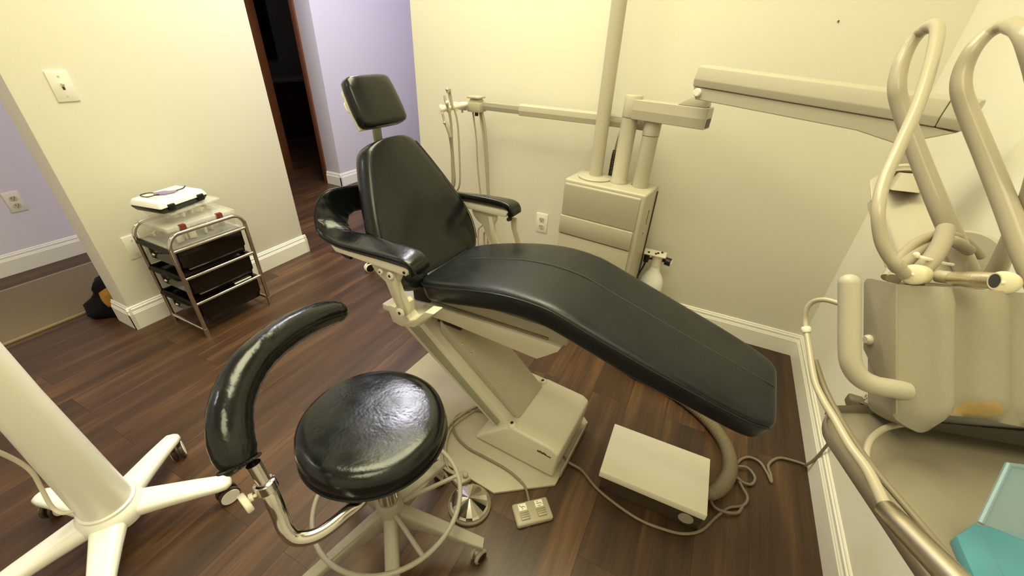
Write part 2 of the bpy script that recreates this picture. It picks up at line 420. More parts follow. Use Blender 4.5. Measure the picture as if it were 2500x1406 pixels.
def blob(bm, c, rx, ry, rz, seed, amp=0.12, seg=28, flat=0.0):
    rnd = random.Random(seed); ph = [(rnd.uniform(0, 6.28), rnd.uniform(0, 6.28), rnd.randint(2, 4), rnd.randint(1, 3)) for _ in range(5)]
    rings = []
    for i in range(1, seg):
        a = PI*i/seg; ring = []
        for q in range(seg):
            th = 2*PI*q/seg
            f = 1+sum(amp/5*1.6*math.sin(n1*th+p1)*math.sin(n2*a+p2) for p1, p2, n1, n2 in ph)
            z = math.cos(a)
            ring.append(V((c[0]+math.sin(a)**0.8*math.cos(th)*rx*f, c[1]+math.sin(a)**0.8*math.sin(th)*ry*f, max(c[2]+z*rz*f, flat))))
        rings.append(ring)
    return loft(bm, rings)
t = thing('tool_bag', 'black cloth bag with a mustard patch slumped behind the partition end', 'bag', (-3.0, 0.80, 0))
b = NB()
rings = []
for s_, (hx, hy, z, dx) in enumerate([(0.14, 0.17, 0.0, -0.005), (0.165, 0.195, 0.03, -0.01), (0.155, 0.185, 0.065, -0.005), (0.125, 0.155, 0.105, 0.01), (0.11, 0.14, 0.15, 0.025), (0.105, 0.135, 0.19, 0.03), (0.085, 0.115, 0.225, 0.035), (0.035, 0.055, 0.242, 0.035)]):
    ring = []
    for i in range(36):
        th = 2*PI*i/36; w = 1+0.07*math.sin(3*th+s_*0.9)+0.05*math.sin(7*th-s_*1.3)
        ring.append(V((-3.02+dx+math.cos(th)*hx*w, 0.855+math.sin(th)*hy*w, z)))
    rings.append(ring)
loft(b, rings)
from mathutils.bvhtree import BVHTree
bag_tree = BVHTree.FromBMesh(b)
obj('bag_body', b, M['bag'], t, smooth=60)
b = NB(); P = [(-2.8820, 0.7078, 0.2117), (-2.8370, 0.7664, 0.2483), (-2.7611, 0.7452, 0.1643), (-2.7758, 0.6888, 0.1675)]
grid = []
for i in range(7):
    row = []
    for j in range(7):
        u, v = i/6, j/6
        p = V(P[0]).lerp(V(P[1]), u).lerp(V(P[3]).lerp(V(P[2]), u), v)+V((0.02, -0.04, 0.02))*0.35*math.sin(PI*u)*math.sin(PI*v)
        p += (V(P[1])-V(P[0]))*(-0.18*math.sin(PI*v))*(0.5-u)*1.2
        dr = V((-0.845, 0.215, -0.49)).normalized(); hit = bag_tree.ray_cast(p-dr*0.5, dr)[0]   # lay the patch on the bag's side
        row.append((hit if hit is not None else p+dr*0.06)-dr*0.004)
    grid.append(row)
G = [[b.verts.new(p) for p in r] for r in grid]; G2 = [[b.verts.new(p+V((-0.02, 0.006, -0.012))) for p in r] for r in grid]
for i in range(6):
    for j in range(6):
        b.faces.new((G[i][j], G[i+1][j], G[i+1][j+1], G[i][j+1])); b.faces.new((G2[i][j], G2[i][j+1], G2[i+1][j+1], G2[i+1][j]))
edge = [(i, 0) for i in range(7)]+[(6, j) for j in range(1, 7)]+[(i, 6) for i in range(5, -1, -1)]+[(0, j) for j in range(5, 0, -1)]
for (i, j), (k, l) in zip(edge, edge[1:]+edge[:1]): b.faces.new((G[i][j], G[k][l], G2[k][l], G2[i][j]))
bmesh.ops.recalc_face_normals(b, faces=b.faces[:]); obj('patch', b, M['yellow'], t, smooth=60)

b = NB(); blob(b, (-2.62, 2.64, 0.17), 0.12, 0.16, 0.18, 5, 0.3, flat=0.0)
single('cloth_bundle', b, M['salmon'], 'salmon pink cloth bundle on the floor behind the chair back', 'cloth', (-2.60, 2.62, 0), smooth=60)

# ------------------------------------------------------------------ drawer cart
t = thing('drawer_cart', 'chrome framed cart with three dark smoked plastic drawers', 'drawer cart', (-2.45, 1.07, 0))
X0, X1, Y0, Y1 = -2.61, -2.295, 0.885, 1.272
for x, nm in ((X1, 'frame'), (X0, 'frame')):
    b = NB()
    tube(b, [(x, Y0, 0.0), (x, Y0, 0.545)], 0.0105, 12, smooth=False)
    tube(b, [(x, Y1, 0.0), (x, Y1, 0.545)], 0.0105, 12, smooth=False)
    arc = [(x, Y0+0.065-0.065*math.cos(a), 0.545+0.065*math.sin(a)) for a in [PI/2*i/8 for i in range(9)]]
    arc += [(x, Y1-0.065+0.065*math.sin(a), 0.545+0.065*math.cos(a)) for a in [PI/2*i/8 for i in range(9)]]
    tube(b, arc, 0.0105, 12, smooth=False)
    fr = obj(nm, b, M['chrome'], t)
    for y in (Y0, Y1):
        b = NB(); cyl(b, (x, y, 0.0), (x, y, 0.055), 0.0125); obj('foot_sleeve', b, M['chrome'], fr)
    for z in (0.526, 0.368, 0.212):
        b = NB(); cyl(b, (x, Y0, z), (x, Y1, z), 0.0085, seg=12); obj('side_rail', b, M['chrome'], fr)
for y in (Y0, Y1):
    b = NB(); cyl(b, (X0, y, 0.045), (X1, y, 0.045), 0.0085, seg=12); obj('cross_bar', b, M['chrome'], t)
for z in (0.526, 0.368, 0.212):
    b = NB()
    x0, x1, y0, y1, hh = X0+0.018, X1-0.016, Y0+0.02, Y1-0.02, 0.142
    bot = [(x0+0.015, y0+0.035, z-hh), (x1-0.008, y0+0.035, z-hh), (x1-0.008, y1-0.01, z-hh), (x0+0.015, y1-0.01, z-hh)]
    top = [(x0, y0, z-0.004), (x1, y0, z-0.004), (x1, y1, z-0.004), (x0, y1, z-0.004)]
    hexa(b, bot, top, 0.004)
    f0 = [f for f in b.faces if f.normal.z > 0.9]
    r = bmesh.ops.inset_individual(b, faces=f0, thickness=0.006, depth=0.0)
    bmesh.ops.translate(b, verts=list({v for f in f0 for v in f.verts}), vec=(0, 0, -0.10))
    d = obj('drawer', b, M['drawer'], t)
    b = NB(); box(b, (x0-0.012, y0-0.028, z-0.010), (x1+0.010, y1+0.004, z+0.001), 0.003)
    f0 = [f for f in b.faces if f.normal.z > 0.9]
    bmesh.ops.inset_individual(b, faces=f0, thickness=0.022, depth=0.0)
    bmesh.ops.delete(b, geom=[f for f in b.faces if f.normal.z > 0.9 and f.calc_center_median().y > y0 and x0+0.02 < f.calc_center_median().x < x1-0.02 and f.calc_area() > 0.05], context='FACES')
    obj('rim', b, M['drawer'], d)
    b = NB(); hexa(b, [(x0+0.03, y0+0.026, z-0.122), (x1-0.03, y0+0.026, z-0.122), (x1-0.03, y0+0.036, z-0.122), (x0+0.03, y0+0.036, z-0.122)], [(x0+0.02, y0-0.002, z-0.016), (x1-0.02, y0-0.002, z-0.016), (x1-0.02, y0+0.01, z-0.016), (x0+0.02, y0+0.01, z-0.016)], 0.002)
    obj('front_panel', b, M['drawer_f'], d)
    b = NB(); cyl(b, (-2.50, y0+0.02, z-0.058), (-2.50, y0-0.012, z-0.062), 0.005); ball(b, (-2.50, y0-0.016, z-0.062), 0.011)
    obj('knob', b, M['chrome'], d)
b = NB(); box(b, (X0+0.012, Y0+0.01, 0.528), (X1-0.012, Y1-0.01, 0.536), 0.002); obj('top_tray', b, M['clear_s'], t)
b = NB(); box(b, (X1-0.026, Y1-0.15, 0.203), (X1-0.018, Y1-0.05, 0.222), 0.001); obj('packet', b, M['paperbits'], t)

# clear organiser boxes
def organiser(label, c, rz, w, d, z0, h, latches):
    t = thing('organiser_box', label, 'storage box', (c[0], c[1], z0), rz, group='clear organiser boxes on the cart')
    b = NB(); hexa(b, [(-w/2+0.01, -d/2+0.01, 0), (w/2-0.01, -d/2+0.01, 0), (w/2-0.01, d/2-0.01, 0), (-w/2+0.01, d/2-0.01, 0)], [(-w/2, -d/2, h*0.8), (w/2, -d/2, h*0.8), (w/2, d/2, h*0.8), (-w/2, d/2, h*0.8)], 0.004)
    obj('tray', b, M['clear'], t, local=True)
    b = NB(); box(b, (-w/2-0.004, -d/2-0.004, h*0.8+0.001), (w/2+0.004, d/2+0.004, h), 0.003); obj('lid', b, M['clear_s'], t, local=True)
    for i in range(1, 3):
        b = NB(); x = -w/2+w*i/3; box(b, (x-0.0015, -d/2+0.02, 0.004), (x+0.0015, d/2-0.02, h*0.75)); obj('divider', b, M['clear'], t, local=True)
    rnd = random.Random(int(z0*1000))
    for i in range(22):
        px, py = rnd.uniform(-w/2+0.03, w/2-0.03), rnd.uniform(-d/2+0.035, d/2-0.035); a = rnd.uniform(0, 3)
        b = NB(); box(b, (-0.016, -0.006, 0), (0.016, 0.006, rnd.uniform(0.012, h*0.6)), 0.002, X=Matrix.Translation((px, py, 0.005)) @ Matrix.Rotation(a, 4, 'Z') @ Matrix.Rotation(rnd.uniform(-0.25, 0.25), 4, 'X'))
        obj('packet', b, M['paperbits'], t, local=True)
    for y in latches:
        b = NB(); box(b, (w/2-0.012, y-0.014, h*0.55), (w/2+0.009, y+0.014, h+0.004), 0.002); obj('latch', b, M['red'], t, local=True)
organiser('clear organiser box with red latches lying on the chrome cart', (-2.455, 1.085), 0.0, 0.265, 0.335, 0.537, 0.098, (-0.10, 0.085))
organiser('clear organiser box between the latched box and the ivory carry case', (-2.475, 1.09), 0.16, 0.20, 0.27, 0.637, 0.055, ())
# ivory carry case
cx, cy, cz = -2.475, 1.045, 0.694
t = thing('carry_case', 'ivory and black carry case on top of the clear boxes', 'case', (cx, cy, cz), 0.20)
b = NB(); hexa(b, [(-0.085, -0.115, 0), (0.085, -0.115, 0), (0.085, 0.115, 0), (-0.085, 0.115, 0)], [(-0.10, -0.13, 0.028), (0.10, -0.13, 0.028), (0.10, 0.13, 0.028), (-0.10, 0.13, 0.028)], 0.006); obj('case_base', b, M['black'], t, local=True)
b = NB(); hexa(b, [(-0.102, -0.132, 0.029), (0.102, -0.132, 0.029), (0.102, 0.132, 0.029), (-0.102, 0.132, 0.029)], [(-0.088, -0.118, 0.062), (0.088, -0.118, 0.062), (0.088, 0.118, 0.062), (-0.088, 0.118, 0.062)], 0.008, 3); l = obj('lid', b, M['white'], t, local=True)
b = NB(); box(b, (-0.055, -0.085, 0.062), (0.055, 0.085, 0.0645), 0.002); obj('label_recess', b, M['plate_white'], l, local=True)
for y in (-0.075, 0.085):
    b = NB(); box(b, (0.093, y-0.017, 0.012), (0.108, y+0.017, 0.044), 0.004); obj('latch', b, M['black'], t, local=True)
zt = 0.7595
t = thing('eye_shield', 'small purple shield with a thin cord loop on the ivory case', 'eye shield', (-2.475, 1.030, zt))
b = NB(); prism(b, [(-2.510, 1.000, zt), (-2.475, 0.990, zt), (-2.445, 1.020, zt), (-2.440, 1.060, zt), (-2.460, 1.090, zt), (-2.475, 1.060, zt), (-2.500, 1.045, zt)], (0, 0, 0.007), 0.002); obj('shield', b, M['purple'], t)
b = NB(); tube(b, [(-2.505, 1.010, zt+0.004), (-2.535, 0.980, zt+0.003), (-2.525, 0.950, zt+0.003), (-2.475, 0.955, zt+0.003), (-2.455, 1.000, zt+0.008)], 0.0025, 8); tube(b, [(-2.455, 1.080, zt+0.006), (-2.475, 1.120, zt+0.003), (-2.505, 1.150, zt+0.003)], 0.0025, 8); obj('cord', b, M['dark_metal'], t)

# ------------------------------------------------------------------ white lamp stand
def caster(bm_w, bm_f, p, r, ang, w=0.012):
    """twin wheel caster: wheels into bm_w, fork into bm_f; p floor point"""
    a = V((math.cos(ang), math.sin(ang), 0)); n = V((-math.sin(ang), math.cos(ang), 0))
    c = V(p)+V((0, 0, r))
    for s in (-1, 1):
        rod(bm_w, c+n*s*0.006, c+n*s*(0.006+w), [(0, r*0.93), (0.15, r), (0.85, r), (1, r*0.9)], 28)
    return c, n, a
t = thing('lamp_stand', 'ivory floor stand with thick column and five castered legs', 'stand', (-1.456, 0.114, 0))
hub = V((-1.456, 0.114, 0.0))
tips = [(-1.640, 0.384), (-1.262, 0.362), (-1.215, -0.045), (-1.53, -0.21), (-1.778, 0.03)]
b = NB(); lathe(b, [(0.055, 0.105), (0.083, 0.115), (0.088, 0.14), (0.084, 0.165), (0.072, 0.178), (0.02, 0.18)], hub); obj('hub', b, M['white'], t)
b = NB(); lathe(b, [(0.066, 0.172), (0.073, 0.176), (0.073, 0.186), (0.066, 0.19)], hub); obj('collar', b, M['white'], t)
for (x, y) in tips:
    d = (V((x, y, 0))-hub); L = d.length; d.normalize(); n = V((-d.y, d.x, 0)); up = V((0, 0, 1))
    rings = []
    for f, hw, hh, z in ((0.05, 0.048, 0.032, 0.140), (0.25, 0.045, 0.030, 0.135), (0.45, 0.040, 0.026, 0.126), (0.7, 0.035, 0.022, 0.113), (0.9, 0.031, 0.019, 0.100), (0.97, 0.027, 0.017, 0.097), (1.01, 0.014, 0.010, 0.094)):
        rings.append(sring(hub+d*(L*f)+up*z, n, up, hw, hh, 20, 2.6))
    b = NB(); loft(b, rings); lg = obj('leg', b, M['white'], t, smooth=60)
    rr = 0.035; wp = hub+d*(L*0.93); ang = {0: -0.35, 1: -1.75}.get(tips.index((x, y)), math.atan2(d.y, d.x)+1.9)
    b = NB(); c, nn, aa = caster(b, None, (wp.x, wp.y, 0), rr, ang, 0.014); w = obj('caster_wheel', b, M['box_dark'], lg)
    b = NB()
    for s in (-1, 1): cyl(b, c+nn*s*0.0205, c+nn*s*0.0225, rr*0.86)
    box(b, (-0.006, -0.006, 0), (0.006, 0.006, 0.04), 0.002, X=Matrix.Translation(c+V((0, 0, 0.005)))); cyl(b, c+V((0, 0, 0.03)), c+V((0, 0, 0.065)), 0.007); obj('caster_hub', b, M['white'], lg)
b = NB(); top = V((-1.345, 0.075, 1.75)); rod(b, hub+V((0, 0, 0.18)), top, [(0, 0.066), (0.02, 0.066), (0.31, 0.050), (1, 0.036)], 36); obj('column', b, M['white'], t, smooth=60)
b = NB(); tube(b, [(-1.3736, 0.0078, 0.6414), (-1.4139, 0.0266, 0.5630), (-1.4410, 0.0402, 0.4867), (-1.4565, 0.0440, 0.4264), (-1.4767, 0.0374, 0.3540), (-1.4738, 0.0273, 0.2793), (-1.4535, 0.0317, 0.2527), (-1.4463, 0.0515, 0.2386), (-1.4575, 0.0737, 0.2218)], 0.0055, 10); obj('power_cord', b, M['cream'], t)

# ------------------------------------------------------------------ dentist stool
sc = V((-0.612, 0.494, 0))
t = thing('dentist_stool', 'round black padded stool with curved arm bar and five castered legs', 'stool', sc)
b = NB()
prof = [(0.02, 0.566), (0.10, 0.566), (0.150, 0.570), (0.172, 0.580), (0.184, 0.600), (0.188, 0.625), (0.183, 0.648), (0.170, 0.661), (0.158, 0.6655), (0.13, 0.6668), (0.08, 0.668), (0.03, 0.6685), (0.002, 0.6685)]
lathe(b, prof, sc, seg=64)
bmesh.ops.subdivide_edges(b, edges=b.edges[:], cuts=1, use_grid_fill=True)
obj('seat', b, M['vinyl_gloss'], t, smooth=60)
b = NB(); lathe(b, [(0.189, 0.596), (0.191, 0.600), (0.189, 0.604)], sc, seg=64); 
obj('seat_welt', b, M['piping'], t)
b = NB(); lathe(b, [(0.03, 0.29), (0.03, 0.355), (0.021, 0.36), (0.021, 0.56), (0.06, 0.562), (0.06, 0.57)], sc); obj('gas_column', b, M['chrome'], t)
b = NB(); lathe(b, [(0.024, 0.10), (0.036, 0.11), (0.042, 0.20), (0.040, 0.29), (0.034, 0.30)], sc); hubo = obj('hub', b, M['greybeige'], t)
A0 = math.atan2(0.597-0.494, -0.355+0.612)
for i in range(5):
    a = A0+2*PI*i/5; d = V((math.cos(a), math.sin(a), 0)); n = V((-d.y, d.x, 0)); up = V((0, 0, 1)); rings = []
    for f, hw, hh, z in ((0.02, 0.022, 0.045, 0.215), (0.06, 0.021, 0.036, 0.205), (0.12, 0.021, 0.024, 0.180), (0.20, 0.020, 0.016, 0.140), (0.26, 0.019, 0.013, 0.108), (0.292, 0.017, 0.011, 0.092)):
        rings.append(sring(sc+d*f+up*z, n, up, hw, hh, 16, 5))
    b = NB(); loft(b, rings); lg = obj('leg', b, M['greybeige'], t)
    wp = sc+d*0.275; rr = 0.026
    b = NB(); c, nn, aa = caster(b, None, (wp.x, wp.y, 0), rr, a+0.9+0.5*i, 0.011); obj('caster_wheel', b, M['greybeige'], lg)
    b = NB()
    for s in (-1, 1): 
        lathe(b, [(rr*0.62, 0.0), (rr*0.72, 0.0008), (rr*0.72, 0.0015)], c+nn*s*0.0172, nn*s, 24)
    obj('caster_ring', b, M['dark_metal'], lg)
    b = NB(); cyl(b, c+V((0, 0, 0.02)), (wp.x, wp.y, 0.092), 0.007); box(b, (-0.016, -0.006, 0.002), (0.016, 0.006, 0.03), 0.004, X=Matrix.Translation(c) @ Matrix.Rotation(a+0.9+0.5*i, 4, 'Z')); obj('caster_fork', b, M['greybeige'], lg)
rc = sc+V((-0.022, 0.022, 0.258)); R = 0.222
b = NB(); tube(b, [rc+V((math.cos(2*PI*i/64)*R, math.sin(2*PI*i/64)*R, 0)) for i in range(65)], 0.0075, 10, smooth=False, cap=False); ring = obj('foot_ring', b, M['greybeige'], t, smooth=60)
for i in range(5):
    a = A0+0.45+2*PI*i/5; d = V((math.cos(a), math.sin(a), 0))
    b = NB(); tube(b, [sc+V((0, 0, 0.262))+d*0.03, rc+d*R], 0.007, 8, smooth=False); obj('ring_spoke', b, M['greybeige'], ring)
b = NB(); tube(b, [sc+V((0.16, -0.03, 0.57)), sc+V((0.24, -0.04, 0.565))], 0.004, 8, smooth=False); 
# chrome support tube of the arm bar
A = V((-0.5489, 0.3646, 0.5415)); 
pth = [(sc.x-0.02, sc.y-0.01, 0.545), (-0.5340, 0.3741, 0.5644), (-0.5295, 0.2973, 0.5816), (-0.5429, 0.2439, 0.5884), (-0.5663, 0.2159, 0.6014), (-0.5847, 0.2116, 0.6270), (-0.5991, 0.2179, 0.6560), (-0.6114, 0.2228, 0.6910), (-0.6282, 0.2275, 0.7191)]
bm_ = NB(); tube(bm_, pth, 0.0155, 18, k=10); obj('support_tube', bm_, M['chrome'], t, smooth=60)
b = NB(); rod(b, (-0.6228, 0.2264, 0.7137), (-0.6283, 0.2269, 0.7375), [(0, 0.0175), (0.1, 0.0205), (0.9, 0.0205), (1, 0.0175)]); obj('clamp_collar', b, M['chrome'], t)
b = NB(); rod(b, (-0.6247, 0.2268, 0.7253), (-0.6432, 0.2293, 0.7801), [(0, 0.0135), (1, 0.0135)]); obj('inner_tube', b, M['chrome'], t)
b = NB(); cyl(b, (-0.6284, 0.2127, 0.7165), (-0.6365, 0.2017, 0.7153), 0.0035); cyl(b, (-0.6361, 0.2036, 0.7141), (-0.6398, 0.1968, 0.7143), 0.008)
rod(b, (-0.6380, 0.1954, 0.7109), (-0.6404, 0.1834, 0.7102), [(0, 0.019), (0.15, 0.021), (0.85, 0.021), (1, 0.019)]); obj('clamp_knob', b, M['cream'], t)
# padded arm bar
AP = [((-0.6596, 0.2165, 0.7725), .022), ((-0.6667, 0.2176, 0.7791), .034), ((-0.6802, 0.2234, 0.7970), .0415), ((-0.7014, 0.2365, 0.8215), .0435), ((-0.7325, 0.2655, 0.8476), .0435), ((-0.7590, 0.3029, 0.8639), .043), ((-0.7825, 0.3521, 0.8765), .042), ((-0.8019, 0.4093, 0.8788), .041), ((-0.8149, 0.4783, 0.8751), .040), ((-0.8195, 0.5463, 0.8640), .038), ((-0.8225, 0.5987, 0.8478), .035), ((-0.8186, 0.6255, 0.8369), .030), ((-0.8192, 0.6390, 0.8286), .018)]
b = NB(); P = spline([p for p, _ in AP], 5); 
rad = [r for _, r in AP]; RR = []
for i in range(len(P)):
    f = i/5; k = min(int(f), len(rad)-2); RR.append(rad[k]+(rad[k+1]-rad[k])*(f-k))
rings = []
for i, p in enumerate(P):
    d = (P[min(i+1, len(P)-1)]-P[max(i-1, 0)]).normalized(); x = d.cross(V((0, 0, 1))).normalized(); y = x.cross(d)
    rings.append([p+(x*math.cos(2*PI*q/28)*0.92+y*math.sin(2*PI*q/28)*1.0)*(RR[i]*(1+0.012*math.sin(i*2.1+3*math.sin(q*0.45)))) for q in range(28)])
loft(b, rings); armbar = obj('padded_bar', b, M['vinyl_gloss'], t, smooth=60)
# gathered rim of the cover
b = NB(); c0 = V(AP[1][0]); d = (V(AP[2][0])-c0).normalized(); x = d.cross(V((0, 0, 1))).normalized(); y = x.cross(d)
pts = [c0+(x*math.cos(2*PI*q/72)+y*math.sin(2*PI*q/72))*(0.0345+0.0016*(1 if q % 2 else -1)) for q in range(73)]
tube(b, pts, 0.003, 6, smooth=False, cap=False); obj('gathered_hem', b, M['piping'], armbar)

# ------------------------------------------------------------------ dental chair (its own frame: s along the chair, t across, z up)
CH = thing('dental_chair', 'reclined black vinyl dental chair on a beige lift base', 'dental chair', (-0.20901, 1.13966, 0), math.radians(-3.5))
ex, et, ez = V((1, 0, 0)), V((0, 1, 0)), V((0, 0, 1))
def cpart(name, bm, m, parent=None, smooth=40): return obj(name, bm, m, parent or CH, smooth, local=True)
# base plate
pl = [(-0.93, -0.18), (-0.75, -0.33), (-0.19, -0.335), (0.0, -0.18), (0.0, 0.18), (-0.19, 0.33), (-0.75, 0.33), (-0.93, 0.18)]
b = NB(); prism(b, [(s, q, 0) for s, q in pl], (0, 0, 0.013), 0.003); cpart('base_plate', b, M['plate'])
# foot cover
b = NB(); pf = [(-0.395, 0.016), (-0.385, 0.034), (-0.255, 0.165), (-0.215, 0.190), (-0.04, 0.182), (-0.010, 0.165), (-0.022, 0.02)]
prism(b, [(s, -0.165, z) for s, z in pf], (0, 0.33, 0), 0.014, 4); cov = cpart('base_cover', b, M['beige_chair'])
for q in (-0.145, 0.135):
    b = NB(); rod(b, (-0.222, q, 0.184), (-0.226, q, 0.195), [(0, 0.020), (0.7, 0.017), (1, 0.012)]); cpart('screw_boss', b, M['beige_chair'], cov)
    b = NB(); rod(b, (-0.226, q, 0.194), (-0.2275, q, 0.198), [(0, 0.008), (1, 0.006)], 6); cpart('cover_screw', b, M['dark_metal'], cov)
# dark word mark on the cover's side (a slanted word and a bar)
b = NB()
for k, (s0, z0, w, h) in enumerate([(-0.098, 0.136, 0.010, 0.009), (-0.087, 0.138, 0.006, 0.012), (-0.080, 0.136, 0.008, 0.010), (-0.071, 0.138, 0.005, 0.012), (-0.065, 0.1355, 0.007, 0.010), (-0.057, 0.133, 0.018, 0.005)]):
    box(b, (s0, -0.1665, z0-h/2), (s0+w, -0.1645, z0+h/2), 0.0006)
cpart('word_mark', b, M['mark'], cov)
b = NB(); box(b, (0.0, -0.14, 0.012), (0.006, 0.14, 0.05), 0.002); cpart('kick_strip', b, M['greybeige'])
# lift arm
b = NB(); pa = [(-0.20, 0.13), (-0.257, 0.178), (-0.684, 0.532), (-0.76, 0.548), (-0.845, 0.518), (-0.81, 0.480), (-0.294, 0.10), (-0.24, 0.06)]
prism(b, [(s, -0.138, z) for s, z in pa], (0, 0.276, 0), 0.004); la = cpart('lift_arm', b, M['beige_chair'])
b = NB(); ps = [(-0.285, 0.160), (-0.705, 0.505), (-0.775, 0.488), (-0.300, 0.125)]
prism(b, [(s, -0.141, z) for s, z in ps], (0, 0.004, 0), 0.001); cpart('side_strip', b, mat('green_grey_paint', (150, 152, 126), 0.45), la)
b = NB(); box(b, (-0.87, -0.15, 0.505), (-0.66, 0.15, 0.535), 0.004); cpart('arm_cap', b, M['beige_chair'], la)
b = NB(); pw = [(-0.215, 0.165), (-0.215, 0.195), (-0.60, 0.528), (-0.60, 0.465)]
prism(b, [(s, -0.105, z) for s, z in pw], (0, 0.21, 0), 0.003); web = cpart('arm_cover', b, M['plate'], la)
def on_web(s): return 0.195+(s+0.215)*(0.528-0.195)/(-0.385)
wn = V((0.333, 0, 0.385)).normalized()
for s, q in ((-0.50, -0.092), (-0.43, 0.085), (-0.335, -0.088), (-0.46, -0.09), (-0.30, -0.02)):
    p = V((s, q, on_web(s))); b = NB(); rod(b, p-wn*0.001, p+wn*0.003, [(0, 0.0055), (0.6, 0.005), (1, 0.003)], 12); cpart('arm_screw', b, M['steel'], la)
# seat frame
b = NB(); pr = [(-0.72, 0.600), (-0.614, 0.618), (-0.065, 0.652), (-0.075, 0.628), (-0.148, 0.563), (-0.518, 0.566), (-0.735, 0.556)]
prism(b, [(s, -0.14, z) for s, z in pr], (0, 0.03, 0), 0.003); prism(b, [(s, 0.11, z) for s, z in pr], (0, 0.03, 0), 0.003)
box(b, (-0.70, -0.115, 0.566), (-0.17, 0.115, 0.605), 0.003); sf = cpart('seat_frame', b, M['beige_chair'])
b = NB(); hexa(b, [(-0.66, -0.12, 0.612), (-0.055, -0.12, 0.648), (-0.055, 0.12, 0.648), (-0.66, 0.12, 0.612)], [(-0.66, -0.12, 0.672), (-0.05, -0.12, 0.700), (-0.05, 0.12, 0.700), (-0.66, 0.12, 0.672)], 0.003); cpart('pan', b, M['plate'], sf)
b = NB(); hexa(b, [(-0.62, -0.128, 0.618), (-0.12, -0.128, 0.650), (-0.12, 0.128, 0.650), (-0.62, 0.128, 0.618)], [(-0.62, -0.128, 0.626), (-0.12, -0.128, 0.658), (-0.12, 0.128, 0.658), (-0.62, 0.128, 0.626)], 0.001); cpart('rail_gap', b, M['cord'], sf)
b = NB(); hexa(b, [(-0.60, -0.11, 0.67), (-0.06, -0.11, 0.70), (-0.06, 0.11, 0.70), (-0.60, 0.11, 0.67)], [(-0.60, -0.15, 0.715), (-0.10, -0.15, 0.785), (-0.10, 0.15, 0.785), (-0.60, 0.15, 0.715)], 0.003); cpart('cushion_base', b, M['black'], sf)
b = NB(); box(b, (-0.62, -0.10, 0.51), (-0.50, 0.10, 0.57), 0.006); cpart('motor_cover', b, M['black'], sf)
# seat cushion
st = [(-0.638, 0.738, 0.12, 0.6), (-0.632, 0.744, 0.155, 0.85), (-0.62, 0.749, 0.178, 0.96), (-0.59, 0.758, 0.197, 1), (-0.53, 0.776, 0.208, 1), (-0.45, 0.799, 0.213, 1), (-0.36, 0.822, 0.214, 1), (-0.28, 0.839, 0.214, 1), (-0.19, 0.848, 0.213, 1), (-0.10, 0.846, 0.212, 1), (-0.03, 0.830, 0.210, 1), (0.03, 0.812, 0.2085, 1), (0.12, 0.787, 0.205, 1), (0.23, 0.756, 0.199, 1), (0.35, 0.723, 0.19, 1), (0.43, 0.701, 0.182, 1), (0.49, 0.684, 0.172, 1), (0.525, 0.674, 0.160, 1), (0.545, 0.667, 0.147, 0.97), (0.556, 0.662, 0.132, 0.88), (0.561, 0.659, 0.11, 0.7)]
rings = []; seamL = []; seamR = []; mid = []; TH = 0.088
for i, (s, z, w, k) in enumerate(st):
    a = st[max(i-1, 0)]; c_ = st[min(i+1, len(st)-1)]
    d = V((c_[0]-a[0], 0, c_[1]-a[1])).normalized(); n = V((-d.z, 0, d.x)); th = TH*(0.9 if s > 0.3 else 1.0)
    c0 = V((s, 0, z))-n*(th/2); ring = []
    pr = [(-1, -0.30), (-1, 0.22), (-0.985, 0.62), (-0.95, 0.84), (-0.88, 0.96), (-0.7, 0.99), (-0.35, 1.0), (0, 1.0), (0.35, 1.0), (0.7, 0.99), (0.88, 0.96), (0.95, 0.84), (0.985, 0.62), (1, 0.22), (1, -0.30), (0.985, -0.72), (0.95, -0.93), (0.8, -1), (0.3, -1), (-0.3, -1), (-0.8, -1), (-0.95, -0.93), (-0.985, -0.72)]
    for u, v in pr: ring.append(c0+et*(u*w)+n*(v*th/2*k))
    rings.append(ring)
    if 2 <= i <= len(st)-3:
        seamL.append(c0+et*(-w*0.992)+n*(0.62*th/2)); seamR.append(c0+et*(w*0.992)+n*(0.62*th/2))
        if i > 3: mid.append(c0+n*(th/2+0.0)+et*0.02)
b = NB(); loft(b, rings); 
seat = cpart('seat_cushion', b, M['vinyl_seat'], smooth=50)
md = seat.modifiers.new('smooth', 'SUBSURF'); md.levels = 1; md.render_levels = 2
for w_ in (seamL, seamR):
    b = NB(); tube(b, w_, 0.0028, 8, k=4); cpart('edge_welt', b, M['piping'], seat)
b = NB(); tube(b, mid, 0.0012, 6, k=4); cpart('centre_seam', b, M['seam'], seat)
